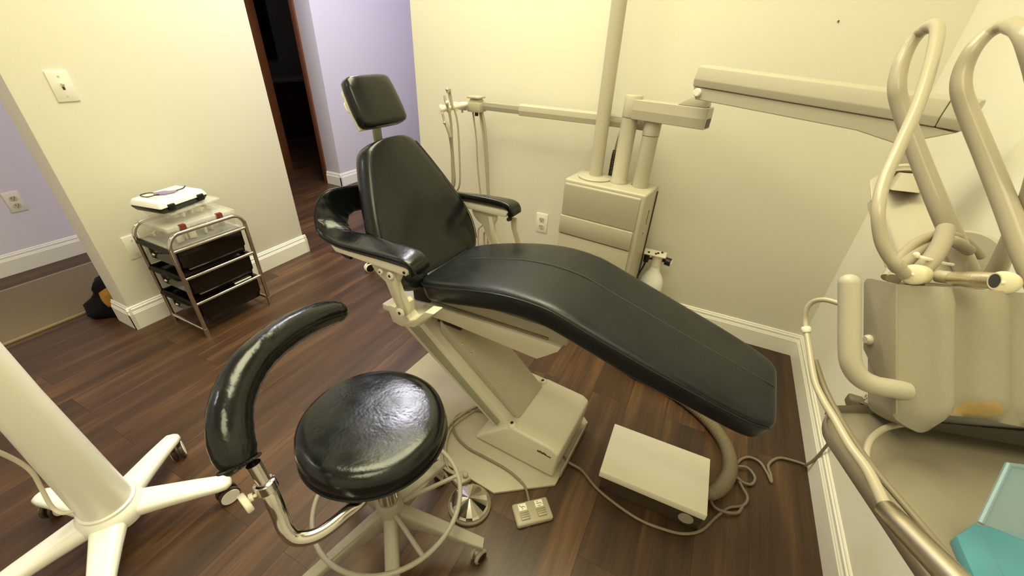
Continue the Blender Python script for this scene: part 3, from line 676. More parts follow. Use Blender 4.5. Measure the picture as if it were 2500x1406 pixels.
# backrest
fd = V((-0.215, 0, 0.415)).normalized(); fn = V((fd.z, 0, -fd.x))      # up the back; face normal
def bk(z): return V((-0.640-(z-0.75)*0.515, 0, z))
bs = [(0.700, .150, .6), (0.715, .185, .85), (0.735, .208, 1), (0.755, .226, 1), (0.79, .240, 1), (0.832, .247, 1), (0.87, .242, 1), (0.909, .231, 1), (0.958, .213, 1), (1.029, .182, 1), (1.093, .150, 1), (1.130, .130, 1), (1.155, .114, 1), (1.170, .098, .95), (1.180, .075, .8), (1.184, .05, .6)]
rings = []; weltL = []; weltR = []
for z, w, k in bs:
    p = bk(z); ring = []; wo = w+0.024*k; T = 0.075*k
    pr = [(-w*0.98, 0.0), (-w*0.6, 0.008), (0, 0.011), (w*0.6, 0.008), (w*0.98, 0.0), (w+0.012*k, -0.012*k), (wo, -0.034*k), (wo*1.005, -0.052*k), (wo*0.985, -T*0.92), (wo*0.9, -T), (wo*0.4, -T), (-wo*0.4, -T), (-wo*0.9, -T), (-wo*0.985, -T*0.92), (-wo*1.005, -0.052*k), (-wo, -0.034*k), (-w-0.012*k, -0.012*k)]
    for u, v in pr: ring.append(p+et*u+fn*v)
    rings.append(ring)
    if 0.75 < z < 1.16: weltL.append(p+et*(-w)+fn*(-0.0015)); weltR.append(p+et*w+fn*(-0.0015))
b = NB(); loft(b, rings); back = cpart('backrest', b, M['vinyl'], smooth=50)
md = back.modifiers.new('smooth', 'SUBSURF'); md.levels = 1; md.render_levels = 2
for w_ in (weltL, weltR):
    b = NB(); tube(b, w_, 0.0018, 6, k=4); cpart('front_seam', b, M['piping'], back)
# hinge below the back
b = NB(); box(b, (-0.71, -0.13, 0.60), (-0.62, 0.13, 0.745), 0.01); cpart('back_hinge', b, M['black'])
# headrest and its post
hb, ht = V((-0.868, 0, 1.228)), V((-0.945, 0, 1.378)); hd = (ht-hb).normalized(); hn = V((hd.z, 0, -hd.x)); HL = (ht-hb).length
rings = []
for f, w, k in ((-0.01, .06, .4), (0.0, .082, .7), (0.03, .096, .9), (0.10, .106, 1), (0.3, .109, 1.03), (0.5, .108, 1.04), (0.75, .104, 1.02), (0.92, .099, 1), (0.975, .09, .9), (1.0, .076, .7), (1.008, .055, .4)):
    rings.append(sring(hb+hd*(HL*f)-hn*0.018, et, hn, w, 0.030*k, 28, 4.2))
b = NB(); loft(b, rings); head = cpart('headrest', b, M['vinyl'], smooth=50)
b = NB(); box(b, (-0.096, -0.006, 0.004), (0.096, 0.008, HL*0.82), 0.004, X=Matrix((( 0, hn.x, hd.x, (hb-hn*0.052).x), (1, 0, 0, 0), (0, hn.z, hd.z, (hb-hn*0.052).z), (0, 0, 0, 1)))); cpart('headrest_plate', b, M['cream'], head)
b = NB(); hw_ = hb-hn*0.058
tube(b, [hw_+et*(-0.085)+hd*0.07, hw_+et*(-0.098)+hd*0.075, hw_+et*(-0.098)+hd*0.10, hw_+et*(-0.085)+hd*0.105], 0.003, 8); cpart('release_lever', b, M['cream'], head)
b = NB(); hexa(b, [(-0.935, -0.018, 1.10), (-0.925, -0.018, 1.10), (-0.925, 0.018, 1.10), (-0.935, 0.018, 1.10)], [(-0.940, -0.018, 1.28), (-0.928, -0.018, 1.28), (-0.928, 0.018, 1.28), (-0.940, 0.018, 1.28)], 0.002); cpart('headrest_post', b, M['greybeige'])
# padded arm slings
def sling(sg):
    outer = [(-.500, -.338, .872), (-.502, -.338, .892), (-.515, -.340, .905), (-.55, -.342, .908), (-.64, -.342, .902), (-.74, -.340, .893), (-.84, -.336, .886), (-0.9274, -0.3250, 0.8953), (-0.9496, -0.3150, 0.9261), (-0.9542, -0.3050, 0.9655), (-0.9507, -0.2850, 1.0044), (-0.9432, -0.2500, 1.0298), (-0.9399, -0.1800, 1.0272), (-0.9363, -0.0900, 1.0176), (-.925, .03, 1.02)]
    inner = [(-.500, -.262, .872), (-.502, -.262, .892), (-.515, -.262, .910), (-.55, -.262, .918), (-.64, -.262, .918), (-.74, -.260, .914), (-.80, -.257, .908), (-0.7953, -0.2520, 0.9055), (-0.8436, -0.2450, 0.8953), (-0.8959, -0.2250, 0.9021), (-0.9251, -0.2000, 0.9170), (-0.9383, -0.1650, 0.9285), (-0.9458, -0.1200, 0.9228), (-0.9410, -0.0800, 0.9184), (-.925, .03, .925)]
    O_, I_ = spline(outer, 4), spline(inner, 4); rings = []; we = []
    n = len(O_)
    for i in range(n):
        o_, i_ = O_[i].copy(), I_[i].copy()
        c = (o_+i_)/2; w = (o_-i_); hw = w.length/2; w.normalize()
        tg = ((O_[min(i+1, n-1)]+I_[min(i+1, n-1)])-(O_[max(i-1, 0)]+I_[max(i-1, 0)])).normalized()
        nn = w.cross(tg).normalized()
        f = i/(n-1); thk = 0.007 if i == 0 else (0.014 if f < 0.45 else 0.014-0.006*min(1, (f-0.45)/0.25))
        wr = 0.0035*math.sin(i*1.7) if 0.50 < f < 0.78 else 0.0
        hw *= 1.0
        ring = [p+nn*wr*math.sin(q*0.6) for q, p in enumerate(sring(c, w, nn, hw, thk, 28, 5.0))]
        rings.append(ring); we.append(c+w*(hw*1.01))
    if sg > 0:
        rings = [[V((p.x, -p.y, p.z)) for p in r] for r in rings]; we = [V((p.x, -p.y, p.z)) for p in we]
    b = NB(); loft(b, rings); pad = cpart('arm_sling', b, M['vinyl_gloss'], smooth=60)
    b = NB(); tube(b, we, 0.0032, 6, smooth=False); cpart('sling_welt', b, M['piping'], pad)
    # metal rail under the pad
    b = NB(); y = -0.335*(-sg) if sg > 0 else -0.335
    t0, t1 = (-0.332, -0.268) if sg < 0 else (0.268, 0.332)
    hexa(b, [(-0.85, t0, 0.858), (-0.53, t0, 0.862), (-0.53, t1, 0.862), (-0.85, t1, 0.858)], [(-0.87, t0, 0.882), (-0.512, t0, 0.892), (-0.512, t1, 0.892), (-0.87, t1, 0.882)], 0.003)
    cpart('arm_rail', b, M['cream'], pad)
    b = NB(); cyl(b, (-0.535, sg*0.3345, 0.874), (-0.535, sg*0.331, 0.874), 0.005, seg=12); cpart('rail_screw', b, M['dark_metal'], pad)
    b = NB(); tube(b, [(-0.855, sg*0.305, 0.872), (-0.862, sg*0.30, 0.845), (-0.845, sg*0.295, 0.828), (-0.82, sg*0.295, 0.828)], 0.007, 8); cpart('strap_end', b, M['black'], pad)
    b = NB(); tube(b, [(-0.512, sg*0.27, 0.886), (-0.507, sg*0.275, 0.862), (-0.522, sg*0.285, 0.850)], 0.009, 8); cpart('front_roll', b, M['black'], pad)
sling(-1); sling(1)
def bracket(sg):
    y0 = -0.308 if sg < 0 else 0.285
    up = [(-0.712, 0.858), (-0.60, 0.862), (-0.585, 0.852), (-0.588, 0.822), (-0.600, 0.80), (-0.590, 0.765), (-0.566, 0.712), (-0.564, 0.690), (-0.578, 0.676), (-0.596, 0.678), (-0.612, 0.70), (-0.635, 0.745), (-0.652, 0.790), (-0.688, 0.812), (-0.705, 0.832)]
    b = NB(); prism(b, [(s, y0, z) for s, z in up], (0, 0.022, 0), 0.003); br = cpart('arm_bracket', b, M['beige_chair'])
    ln = [(-0.618, 0.846), (-0.598, 0.846), (-0.574, 0.700), (-0.592, 0.700)]
    b = NB(); prism(b, [(s, y0-0.012, z) for s, z in ln], (0, 0.012, 0), 0.002); cpart('bracket_link', b, M['beige_chair'], br)
    for s, z, r in ((-0.607, 0.836, 0.014), (-0.583, 0.700, 0.017), (-0.650, 0.838, 0.010)):
        b = NB(); q = y0-0.014 if sg < 0 else y0+0.022
        rod(b, (s, q, z), (s, q-0.006*(1 if sg < 0 else -1), z), [(0, r), (0.6, r), (1, r*0.8)]); cpart('pivot_cap', b, M['cream'], br)
        b = NB(); cyl(b, (s, q-0.006*(1 if sg < 0 else -1), z), (s, q-0.0068*(1 if sg < 0 else -1), z), r*0.35, seg=12); cpart('pivot_screw', b, M['dark_metal'], br)
    if sg > 0:
        b = NB(); prism(b, [(s+0.075, 0.315, z) for s, z in ((-0.605, 0.85), (-0.575, 0.85), (-0.57, 0.80), (-0.525, 0.70), (-0.56, 0.70), (-0.598, 0.795))], (0, 0.012, 0), 0.003); cpart('rear_link', b, M['beige_chair'], br)
    hk = [(-0.6753, 0.6790), (-0.6759, 0.6462), (-0.6628, 0.6086), (-0.6233, 0.6034), (-0.5607, 0.6245), (-0.5217, 0.6632), (-0.4639, 0.7196), (-0.5052, 0.7111), (-0.5495, 0.6631), (-0.5774, 0.6488), (-0.5950, 0.6637), (-0.5961, 0.7055), (-0.6143, 0.7129), (-0.6435, 0.6797)]
    b = NB(); prism(b, [(s, sg*0.24-(0.05 if sg < 0 else 0), z) for s, z in hk], (0, 0.05, 0), 0.003); cpart('hook_bracket', b, M['beige_chair'], br)
    b = NB(); box(b, (-0.64, min(sg*0.13, sg*0.24), 0.585), (-0.585, max(sg*0.13, sg*0.24), 0.612), 0.004); cpart('cross_tube', b, M['beige_chair'], br)
bracket(-1); bracket(1)
b = NB(); tube(b, [(-0.875, -0.16, 0.955), (-0.86, -0.15, 0.93), (-0.83, -0.14, 0.895), (-0.80, -0.12, 0.88), (-0.78, -0.08, 0.88)], 0.006, 8); cpart('back_cable', b, M['black'])

# ------------------------------------------------------------------ foot controls on the floor
a = math.atan2(0.091, 0.103)
t = thing('foot_switch', 'beige two button foot switch with corded lead by the base plate', 'foot switch', (-0.256, 0.817, 0), a)
b = NB(); box(b, (-0.069, -0.042, 0), (0.069, 0.042, 0.024), 0.008, seg=3); obj('body', b, M['ivory_ped'], t, local=True)
for x, kind in ((-0.032, 0), (0.032, 1)):
    b = NB(); box(b, (x-0.017, -0.028, 0.022), (x+0.017, 0.004, 0.031), 0.003)
    pd = obj('pedal', b, M['ivory_ped'], t, local=True)
    b = NB()
    for y in (-0.020, -0.012, -0.004): box(b, (x-0.015, y-0.0015, 0.0305), (x+0.015, y+0.0015, 0.0322), 0.0006)
    obj('grip_rib', b, M['cord'], pd, local=True)
    b = NB(); box(b, (x-0.016, 0.008, 0.0238), (x+0.014, 0.034, 0.0246)); ic = obj('icon_plate', b, M['plate_white'], t, local=True)
    b = NB(); z = 0.0250
    if kind == 0: L_ = [[(-0.011, 0.030), (-0.004, 0.022), (0.003, 0.023), (0.010, 0.019)], [(-0.003, 0.022), (0.0, 0.015), (-0.002, 0.012)]]
    else: L_ = [[(-0.010, 0.022), (-0.003, 0.021), (0.005, 0.022), (0.011, 0.017)], [(-0.008, 0.027), (-0.004, 0.030), (-0.002, 0.026)], [(-0.007, 0.013), (0.005, 0.012)]]
    for P in L_: tube(b, [(x+u-0.001, v, z) for u, v in P], 0.0009, 6, smooth=False)
    obj('pictogram', b, M['mark'], ic, local=True)
b = NB(); tube(b, [(-0.2764, 0.8378, 0.0140), (-0.2956, 0.8652, 0.0120), (-0.3179, 0.8911, 0.0120), (-0.3522, 0.9061, 0.0200), (-0.4214, 0.9240, 0.0200), (-0.5206, 0.9309, 0.0200), (-0.6139, 0.9371, 0.0200), (-0.6911, 0.9668, 0.0200), (-0.7374, 1.0175, 0.0200), (-0.7369, 1.0709, 0.0200), (-0.6865, 1.1258, 0.0200), (-0.6099, 1.1452, 0.0200)], 0.0052, 10); obj('lead', b, M['cord'], t)

dc = V((-0.478, 0.737, 0))
t = thing('foot_rheostat', 'round faceted chrome foot control on a dark base by the stool', 'foot control', dc)
b = NB(); lathe(b, [(0.074, 0.0), (0.080, 0.004), (0.080, 0.014), (0.072, 0.020), (0.02, 0.021)], dc); obj('base', b, M['cord'], t)
b = NB(); lathe(b, [(0.070, 0.021), (0.073, 0.024), (0.066, 0.030), (0.004, 0.050)], dc, seg=18); obj('dome', b, M['chrome'], t, smooth=0)
b = NB(); hexa(b, [(-0.60, 0.79, 0.0), (-0.55, 0.77, 0.0), (-0.52, 0.82, 0.0), (-0.57, 0.84, 0.0)], [(-0.60, 0.79, 0.026), (-0.55, 0.77, 0.03), (-0.52, 0.82, 0.03), (-0.57, 0.84, 0.026)], 0.006); ball(b, (-0.545, 0.815, 0.04), 0.011); obj('rear_block', b, M['plate'], t)
b = NB(); tube(b, [(-0.57, 0.81, 0.02), (-0.6449, 0.8155, 0.0200), (-0.7135, 0.8999, 0.0200), (-0.7449, 0.9928, 0.0200), (-0.7263, 1.0822, 0.0200), (-0.6907, 1.1517, 0.0200), (-0.6227, 1.2088, 0.0200)], 0.006, 10)
tube(b, [(-0.565, 0.818, 0.02), (-0.6333, 0.8217, 0.0200), (-0.6962, 0.9022, 0.0200), (-0.7259, 0.9903, 0.0200), (-0.7074, 1.0734, 0.0200), (-0.6747, 1.1434, 0.0200), (-0.6107, 1.1867, 0.0200)], 0.004, 8); obj('lead', b, M['hose_m'], t)

# ------------------------------------------------------------------ floor box, hose, cord
bx = thing('junction_box', 'low floor box with cream lid and dark sides near the footrest', 'floor box', (0.113, 1.155, 0), math.radians(1.2))
b = NB(); box(b, (-0.178, -0.118, 0), (0.188, 0.115, 0.088), 0.002); obj('box_body', b, M['box_dark'], bx, local=True)
b = NB(); box(b, (-0.190, -0.128, 0.086), (0.192, 0.124, 0.118), 0.003); obj('lid', b, M['cream'], bx, local=True)
b = NB(); cyl(b, (0.138, -0.1175, 0.045), (0.138, -0.1205, 0.045), 0.026); obj('round_plug', b, M['greybeige'], bx, local=True)
hp = [(0.29, 1.195, 0.045), (0.3288, 1.1908, 0.0450), (0.3757, 1.2614, 0.0400), (0.3972, 1.3634, 0.0340), (0.3705, 1.4841, 0.0300), (0.2813, 1.5958, 0.0300), (0.1409, 1.6835, 0.0300), (0.0136, 1.7240, 0.0300), (-0.0868, 1.7486, 0.0300), (-0.20, 1.83, 0.03), (-0.30, 1.95, 0.05)]
b = NB(); tube(b, resample(hp, 0.0062), 0.027, 20, smooth=False, ribs=0.075); single('corrugated_hose', b, M['corr'], 'fat corrugated beige hose curving from the floor box under the footrest', 'hose', (0.3, 1.3, 0), smooth=25)
cp = [(-0.25, 1.10, 0.02), (-0.2078, 1.0802, 0.0120), (-0.1477, 1.0726, 0.0080), (-0.0737, 1.0277, 0.0070), (0.0074, 0.9992, 0.0070), (0.1045, 0.9800, 0.0070), (0.1920, 0.9860, 0.0070), (0.2610, 1.0043, 0.0070), (0.3161, 1.0461, 0.0070), (0.3580, 1.1182, 0.0070), (0.4025, 1.1855, 0.0070), (0.4505, 1.2192, 0.0080), (0.4661, 1.2576, 0.0180), (0.4459, 1.3089, 0.0120), (0.4228, 1.3701, 0.0100), (0.4380, 1.4334, 0.0090), (0.4747, 1.4733, 0.0090), (0.5176, 1.4700, 0.0080), (0.5440, 1.4254, 0.0080), (0.5588, 1.3857, 0.0080), (0.5567, 1.4201, 0.0100), (0.5489, 1.4680, 0.0120), (0.5902, 1.5304, 0.0090), (0.6459, 1.5473, 0.0080), (0.6909, 1.5474, 0.0100), (0.685, 1.525, 0.03), (0.698, 1.52, 0.09), (0.704, 1.518, 0.20), (0.704, 1.515, 0.34), (0.695, 1.505, 0.40), (0.690, 1.50, 0.43)]
t = thing('power_cord', 'thin taupe power cord looping over the floor to the right wall', 'cord', (0.2, 1.1, 0))
b = NB(); tube(b, cp, 0.0055, 10, k=7); obj('cable', b, M['cord'], t)
b = NB(); tube(b, [(0.4487, 1.2089, 0.0140), (0.4326, 1.1768, 0.0120), (0.3899, 1.1566, 0.0140), (0.3543, 1.1605, 0.0120), (0.3389, 1.1829, 0.0100)], 0.0055, 10); tube(b, [(0.3353, 1.2420, 0.0100), (0.3702, 1.3107, 0.0100), (0.4211, 1.3318, 0.0180), (0.4527, 1.3251, 0.0140), (0.4839, 1.3365, 0.0100), (0.4965, 1.3778, 0.0100), (0.4674, 1.4062, 0.0160), (0.4248, 1.3906, 0.0180)], 0.0055, 10); obj('cable_loop', b, M['cord'], t)
b = NB(); box(b, (0.665, 1.478, 0.415), (0.711, 1.518, 0.455), 0.008, seg=3); obj('plug', b, M['grey_pl'], t)

# ------------------------------------------------------------------ delivery cabinet with posts
CB = thing('delivery_cabinet', 'beige free standing equipment cabinet with three round posts', 'equipment cabinet', (-0.449, 2.143, 0), math.atan2(-0.05, 0.438))
def kpart(name, bm, m, parent=None, smooth=40): return obj(name, bm, m, parent or CB, smooth, local=True)
b = NB(); box(b, (-0.222, -0.112, 0.03), (0.222, 0.112, 0.885), 0.012, seg=3); body = kpart('cabinet_body', b, M['beige'])
b = NB(); box(b, (-0.20, -0.09, 0.0), (0.20, 0.10, 0.03)); kpart('plinth', b, M['dark_metal'])
b = NB(); hexa(b, [(-0.216, -0.118, 0.690), (0.200, -0.118, 0.690), (0.200, -0.105, 0.690), (-0.216, -0.105, 0.690)], [(-0.216, -0.118, 0.860), (0.200, -0.118, 0.860), (0.200, -0.105, 0.872), (-0.216, -0.105, 0.872)], 0.006, 3); kpart('upper_panel', b, M['beige_d'])
b = NB(); box(b, (-0.219, -0.126, 0.583), (0.196, -0.105, 0.686), 0.004); kpart('drawer_front', b, M['beige_d'])
b = NB(); box(b, (-0.219, -0.122, 0.10), (0.196, -0.105, 0.578), 0.004); kpart('lower_panel', b, M['beige_d'])
b = NB(); box(b, (0.215, 0.085, 0.30), (0.226, 0.105, 0.855), 0.002); kpart('rear_gasket', b, M['dark_metal'])
b = NB(); box(b, (0.2215, -0.002, 0.70), (0.2235, 0.004, 0.775), 0.0008); box(b, (0.2215, 0.004, 0.765), (0.2235, 0.012, 0.775), 0.0008); cyl(b, (0.2215, -0.02, 0.655), (0.2235, -0.02, 0.655), 0.005); kpart('side_slot', b, M['dark_metal'])
# posts
b = NB(); lathe(b, [(0.090, 0.884), (0.092, 0.887), (0.092, 0.892), (0.088, 0.896), (0.045, 0.900)], (-0.098, 0.010, 0)); kpart('post_flange', b, M['beige'])
b = NB(); rod(b, (-0.098, 0.010, 0.895), (-0.135, 0.03, H), [(0, 0.0365), (0.006, 0.0345), (1, 0.0345)], 36); kpart('light_post', b, M['beige'], smooth=60)
b = NB(); rod(b, (0.034, 0.010, 0.885), (0.034, 0.010, 1.205), [(0, 0.046), (0.03, 0.046), (0.05, 0.040), (1, 0.039)], 36); kpart('front_arm_post', b, M['beige'], smooth=60)
b = NB(); rod(b, (0.148, 0.012, 0.885), (0.148, 0.012, 1.135), [(0, 0.039), (1, 0.0385)], 36); kpart('rear_arm_post', b, M['beige'], smooth=60)
b = NB(); rod(b, (0.148, 0.012, 1.135), (0.148, 0.012, 1.205), [(0, 0.033), (0.04, 0.033), (0.05, 0.040), (0.85, 0.041), (1, 0.036)], 36); kpart('post_cap', b, M['beige'])
b = NB(); cyl(b, (0.105, 0.02, 0.885), (0.105, 0.02, 0.886), 0.006); kpart('top_hole', b, M['dark_metal'])
b = NB(); tube(b, resample([(-0.035, 0.07, 0.88), (-0.034, 0.07, 0.99), (-0.032, 0.075, 1.03)], 0.004), 0.014, 12, smooth=False, ribs=0.07); kpart('ribbed_sleeve', b, M['dark_metal'])
b = NB(); tube(b, [(-0.032, 0.075, 1.02), (-0.028, 0.08, 1.08), (-0.02, 0.09, 1.15)], 0.009, 10); kpart('feed_hose', b, M['cord'])

# assistant arm
AA = thing('assistant_boom', 'long beige telescopic arm along the back wall behind the posts', 'equipment arm', (-0.30, 2.245, 1.169))
za, ya = 1.169, 2.245
b = NB(); prism(b, [(-1.05, ya+dy, za+dz) for dy, dz in ((-0.020, -0.030), (-0.024, -0.004), (-0.020, 0.022), (-0.008, 0.030), (0.02, 0.030), (0.022, -0.030))], (0.70, 0, 0), 0.003); obj('outer_arm', b, M['beige'], AA, smooth=12)
b = NB(); prism(b, [(-1.29, ya+dy, za+dz) for dy, dz in ((-0.015, -0.024), (-0.018, -0.002), (-0.015, 0.018), (0.015, 0.022), (0.015, -0.024))], (0.25, 0, 0), 0.002); obj('inner_slide', b, M['greybeige'], AA, smooth=12)
b = NB(); cyl(b, (-0.305, 2.205, za-0.03), (-0.305, 2.205, za+0.03), 0.03); box(b, (-0.38, ya-0.024, za-0.03), (-0.29, ya+0.02, za+0.03), 0.004); obj('arm_knuckle', b, M['beige'], AA)
b = NB(); box(b, (-1.37, 2.195, 1.132), (-1.285, 2.275, 1.182), 0.004); hexa(b, [(-1.365, 2.20, 1.182), (-1.295, 2.20, 1.182), (-1.295, 2.27, 1.182), (-1.365, 2.27, 1.182)], [(-1.355, 2.21, 1.204), (-1.305, 2.21, 1.204), (-1.305, 2.26, 1.204), (-1.355, 2.26, 1.204)], 0.002); box(b, (-1.372, 2.195, 1.204), (-1.292, 2.275, 1.215), 0.003); br = obj('end_block', b, M['beige'], AA)
b = NB(); box(b, (-1.415, 2.17, 1.14), (-1.365, 2.22, 1.18), 0.004); cyl(b, (-1.395, 2.18, 1.14), (-1.395, 2.18, 1.125), 0.006); obj('swivel_clip', b, M['beige'], br)
h0, h1 = V((-1.3555, 2.1700, 1.1763)), V((-1.4423, 2.0200, 1.1550))
b = NB(); rod(b, h0, h1, [(0, 0.012), (0.10, 0.012), (0.11, 0.016), (0.30, 0.016), (0.31, 0.019), (0.36, 0.019), (0.37, 0.017), (0.94, 0.017), (0.98, 0.019), (1, 0.012)]); obj('holder_bar', b, M['cream'], AA)
for f in (0.42, 0.66, 0.93):
    p = h0.lerp(h1, f); b = NB(); rod(b, p-V((0, 0, 0.026)), p+V((0, 0, 0.022)), [(0, 0.012), (0.2, 0.0135), (0.8, 0.0135), (1, 0.011)]); obj('tool_clip', b, M['cream'], AA)
b = NB(); cyl(b, (-1.330, 2.235, 1.108), (-1.330, 2.235, 1.135), 0.011); obj('strain_relief', b, M['dark_metal'], AA)
# supply hoses hanging from the end block
for i, (pts, r) in enumerate((([(-1.350, 2.225, 1.135), (-1.3266, 2.2250, 0.9763), (-1.3186, 2.2250, 0.8292), (-1.3010, 2.2250, 0.6692), (-1.2724, 2.2300, 0.4530), (-1.325, 2.24, 0.36), (-1.28, 2.24, 0.14), (-1.0, 2.24, 0.05), (-0.66, 2.22, 0.12)], 0.005), ([(-1.308, 2.235, 1.135), (-1.2805, 2.2350, 0.9804), (-1.2652, 2.2350, 0.8351), (-1.2519, 2.2350, 0.6672), (-1.2362, 2.2400, 0.3980), (-1.29, 2.26, 0.34), (-1.24, 2.26, 0.13), (-0.98, 2.26, 0.05), (-0.66, 2.24, 0.10)], 0.0062), ([(-1.298, 2.24, 1.135), (-1.2780, 2.2400, 1.0506), (-1.2563, 2.2400, 0.8354), (-1.2486, 2.2400, 0.6664), (-1.2258, 2.2500, 0.3967), (-1.27, 2.28, 0.34), (-1.22, 2.28, 0.12), (-0.95, 2.28, 0.05), (-0.66, 2.25, 0.09)], 0.009))):
    b = NB(); tube(b, pts, r, 10); obj('supply_hose', b, M['hose_m'], AA)
# tools in the clips
def tool(name, label, head, hose_pts, hr, m_head=None):
    t = thing(name, label, 'dental tool', head[0][0], 0, group='tools in the arm holder')
    b = NB(); P = [p for p, _ in head]; tube(b, P, 0.01, 12, k=5, radii=[r for _, r in head]); obj('handle', b, m_head or M['greybeige'], t, smooth=60)
    b = NB(); tube(b, hose_pts, hr, 10); obj('hose', b, M['hose_m'], t, smooth=60)
    return t
t = tool('air_water_syringe', 'tallest metal tipped syringe upright in the arm holder', [((-1.4086, 2.0700, 1.2474), .009), ((-1.4018, 2.0700, 1.2191), .0095), ((-1.3924, 2.0700, 1.1865), .007), ((-1.3800, 2.0700, 1.1580), .006)], [(-1.3771, 2.0700, 1.1625), (-1.3646, 2.0800, 1.0848), (-1.3581, 2.0800, 0.9495), (-1.3625, 2.0800, 0.7283), (-1.43, 2.10, 0.60), (-1.40, 2.12, 0.28), (-1.2, 2.15, 0.07), (-0.66, 2.16, 0.16)], 0.0055)
b = NB(); cyl(b, (-1.4117, 2.0700, 1.2389), (-1.4217, 2.0700, 1.2566), 0.010); ball(b, (-1.4157, 2.0650, 1.2533), 0.009); box(b, (-0.008, -0.004, -0.012), (0.008, 0.004, 0.012), 0.002, X=Matrix.Translation((-1.3964, 2.0600, 1.2490))); obj('valve_head', b, M['steel'], t)
t = tool('saliva_ejector', 'short grey ejector valve in the middle clip of the holder', [((-1.4260, 2.0500, 1.2248), .005), ((-1.4217, 2.0500, 1.2045), .008), ((-1.4121, 2.0500, 1.1802), .009), ((-1.4027, 2.0500, 1.1494), .007)], [(-1.3997, 2.0500, 1.1539), (-1.3960, 2.0600, 1.0840), (-1.3944, 2.0600, 0.9944), (-1.3979, 2.0600, 0.8523), (-1.4103, 2.0700, 0.7226), (-1.48, 2.10, 0.58), (-1.45, 2.14, 0.26), (-1.25, 2.18, 0.06), (-0.66, 2.18, 0.14)], 0.0075)
b = NB(); ball(b, (-1.3985, 2.0350, 1.1933), 0.010); obj('valve_knob', b, M['cream'], t)
t = tool('suction_valve', 'suction valve hanging head down from the end clip of the holder', [((-1.4334, 2.0300, 1.1442), .006), ((-1.4217, 2.0300, 1.1068), .007), ((-1.4092, 2.0300, 1.0820), .011), ((-1.3940, 2.0300, 1.0530), .012), ((-1.3820, 2.0300, 1.0121), .010)], [(-1.3845, 2.0300, 1.0185), (-1.3897, 2.0500, 0.9506), (-1.3920, 2.0600, 0.8532), (-1.3981, 2.0700, 0.7247), (-1.47, 2.09, 0.58), (-1.44, 2.15, 0.24), (-1.2, 2.20, 0.06), (-0.66, 2.20, 0.12)], 0.010)
b = NB(); ball(b, (-1.4097, 2.0150, 1.0883), 0.008); obj('valve_lever', b, M['steel'], t)

# bottle with regulator on the cabinet's side
BT = thing('water_bottle', 'white bottle with black knob valve hanging beside the beige cabinet', 'bottle', (-0.140, 2.255, 0.12))
bc = V((-0.138, 2.255, 0))
b = NB(); lathe(b, [(0.03, 0.12), (0.062, 0.125), (0.066, 0.14), (0.066, 0.30), (0.060, 0.33), (0.042, 0.365), (0.029, 0.39), (0.027, 0.43)], bc); obj('bottle_body', b, M['white'], BT, smooth=60)
b = NB(); lathe(b, [(0.030, 0.418), (0.031, 0.47), (0.034, 0.485)], bc); obj('cap', b, M['cream'], BT)
b = NB(); box(b, (-0.225, 2.215, 0.487), (-0.095, 2.29, 0.494), 0.001); box(b, (-0.228, 2.215, 0.487), (-0.222, 2.29, 0.545), 0.001); hg = obj('hanger_plate', b, M['cream'], BT)
b = NB()
for x, y in ((-0.19, 2.235), (-0.14, 2.25), (-0.15, 2.235), (-0.12, 2.27)): cyl(b, (x, y, 0.494), (x, y, 0.500), 0.006)
cyl(b, (-0.2215, 2.24, 0.525), (-0.219, 2.24, 0.525), 0.006); obj('bolt', b, M['dark_metal'], hg)
b = NB(); cyl(b, (-0.108, 2.25, 0.460), (-0.092, 2.25, 0.460), 0.010); rod(b, (-0.094, 2.25, 0.460), (-0.060, 2.246, 0.457), [(0, 0.020), (0.1, 0.023), (0.9, 0.023), (1, 0.019)]); obj('valve_knob', b, M['black'], BT)
b = NB(); cyl(b, (-0.061, 2.246, 0.457), (-0.0575, 2.2457, 0.457), 0.0195); obj('knob_face', b, M['white'], BT)
b = NB(); cyl(b, (-0.195, 2.225, 0.44), (-0.195, 2.225, 0.487), 0.014, 0.016); cyl(b, (-0.19, 2.225, 0.46), (-0.165, 2.24, 0.46), 0.006); tube(b, [(-0.195, 2.225, 0.445), (-0.20, 2.22, 0.41), (-0.215, 2.20, 0.36), (-0.235, 2.17, 0.30)], 0.005, 8); obj('feed_fitting', b, M['dark_metal'], BT)

# ------------------------------------------------------------------ front arm: link and balance arm
FA = thing('delivery_boom', 'beige two part swing arm reaching from the posts to the console', 'equipment arm', (-0.413, 2.149, 1.25))
p2 = V((-0.4129, 2.149, 0)); le = V((-0.062, 2.06, 0)); d = (le-p2).normalized(); n = V((-d.y, d.x, 0))
b = NB(); rod(b, p2+V((0, 0, 1.207)), p2+V((0, 0, 1.303)), [(0, 0.0405), (0.03, 0.041), (0.97, 0.041), (1, 0.038)], 36); obj('sleeve', b, M['beige'], FA, smooth=60)
b = NB(); sec = [(-0.036, -0.046), (-0.040, -0.004), (-0.034, 0.040), (0.034, 0.040), (0.040, -0.004), (0.036, -0.046)]
prism(b, [p2+d*0.02+n*u+V((0, 0, 1.248+v)) for u, v in sec], d*((le-p2).length-0.02), 0.003); lk = obj('link_beam', b, M['beige'], FA, smooth=12)
b = NB(); prism(b, [le+d*0.0005+n*u+V((0, 0, 1.248+v)) for u, v in ((-0.024, -0.040), (-0.024, -0.004), (0.024, -0.004), (0.024, -0.040))], d*0.0015); obj('end_slot', b, M['dark_metal'], lk)
pv = le-d*0.055
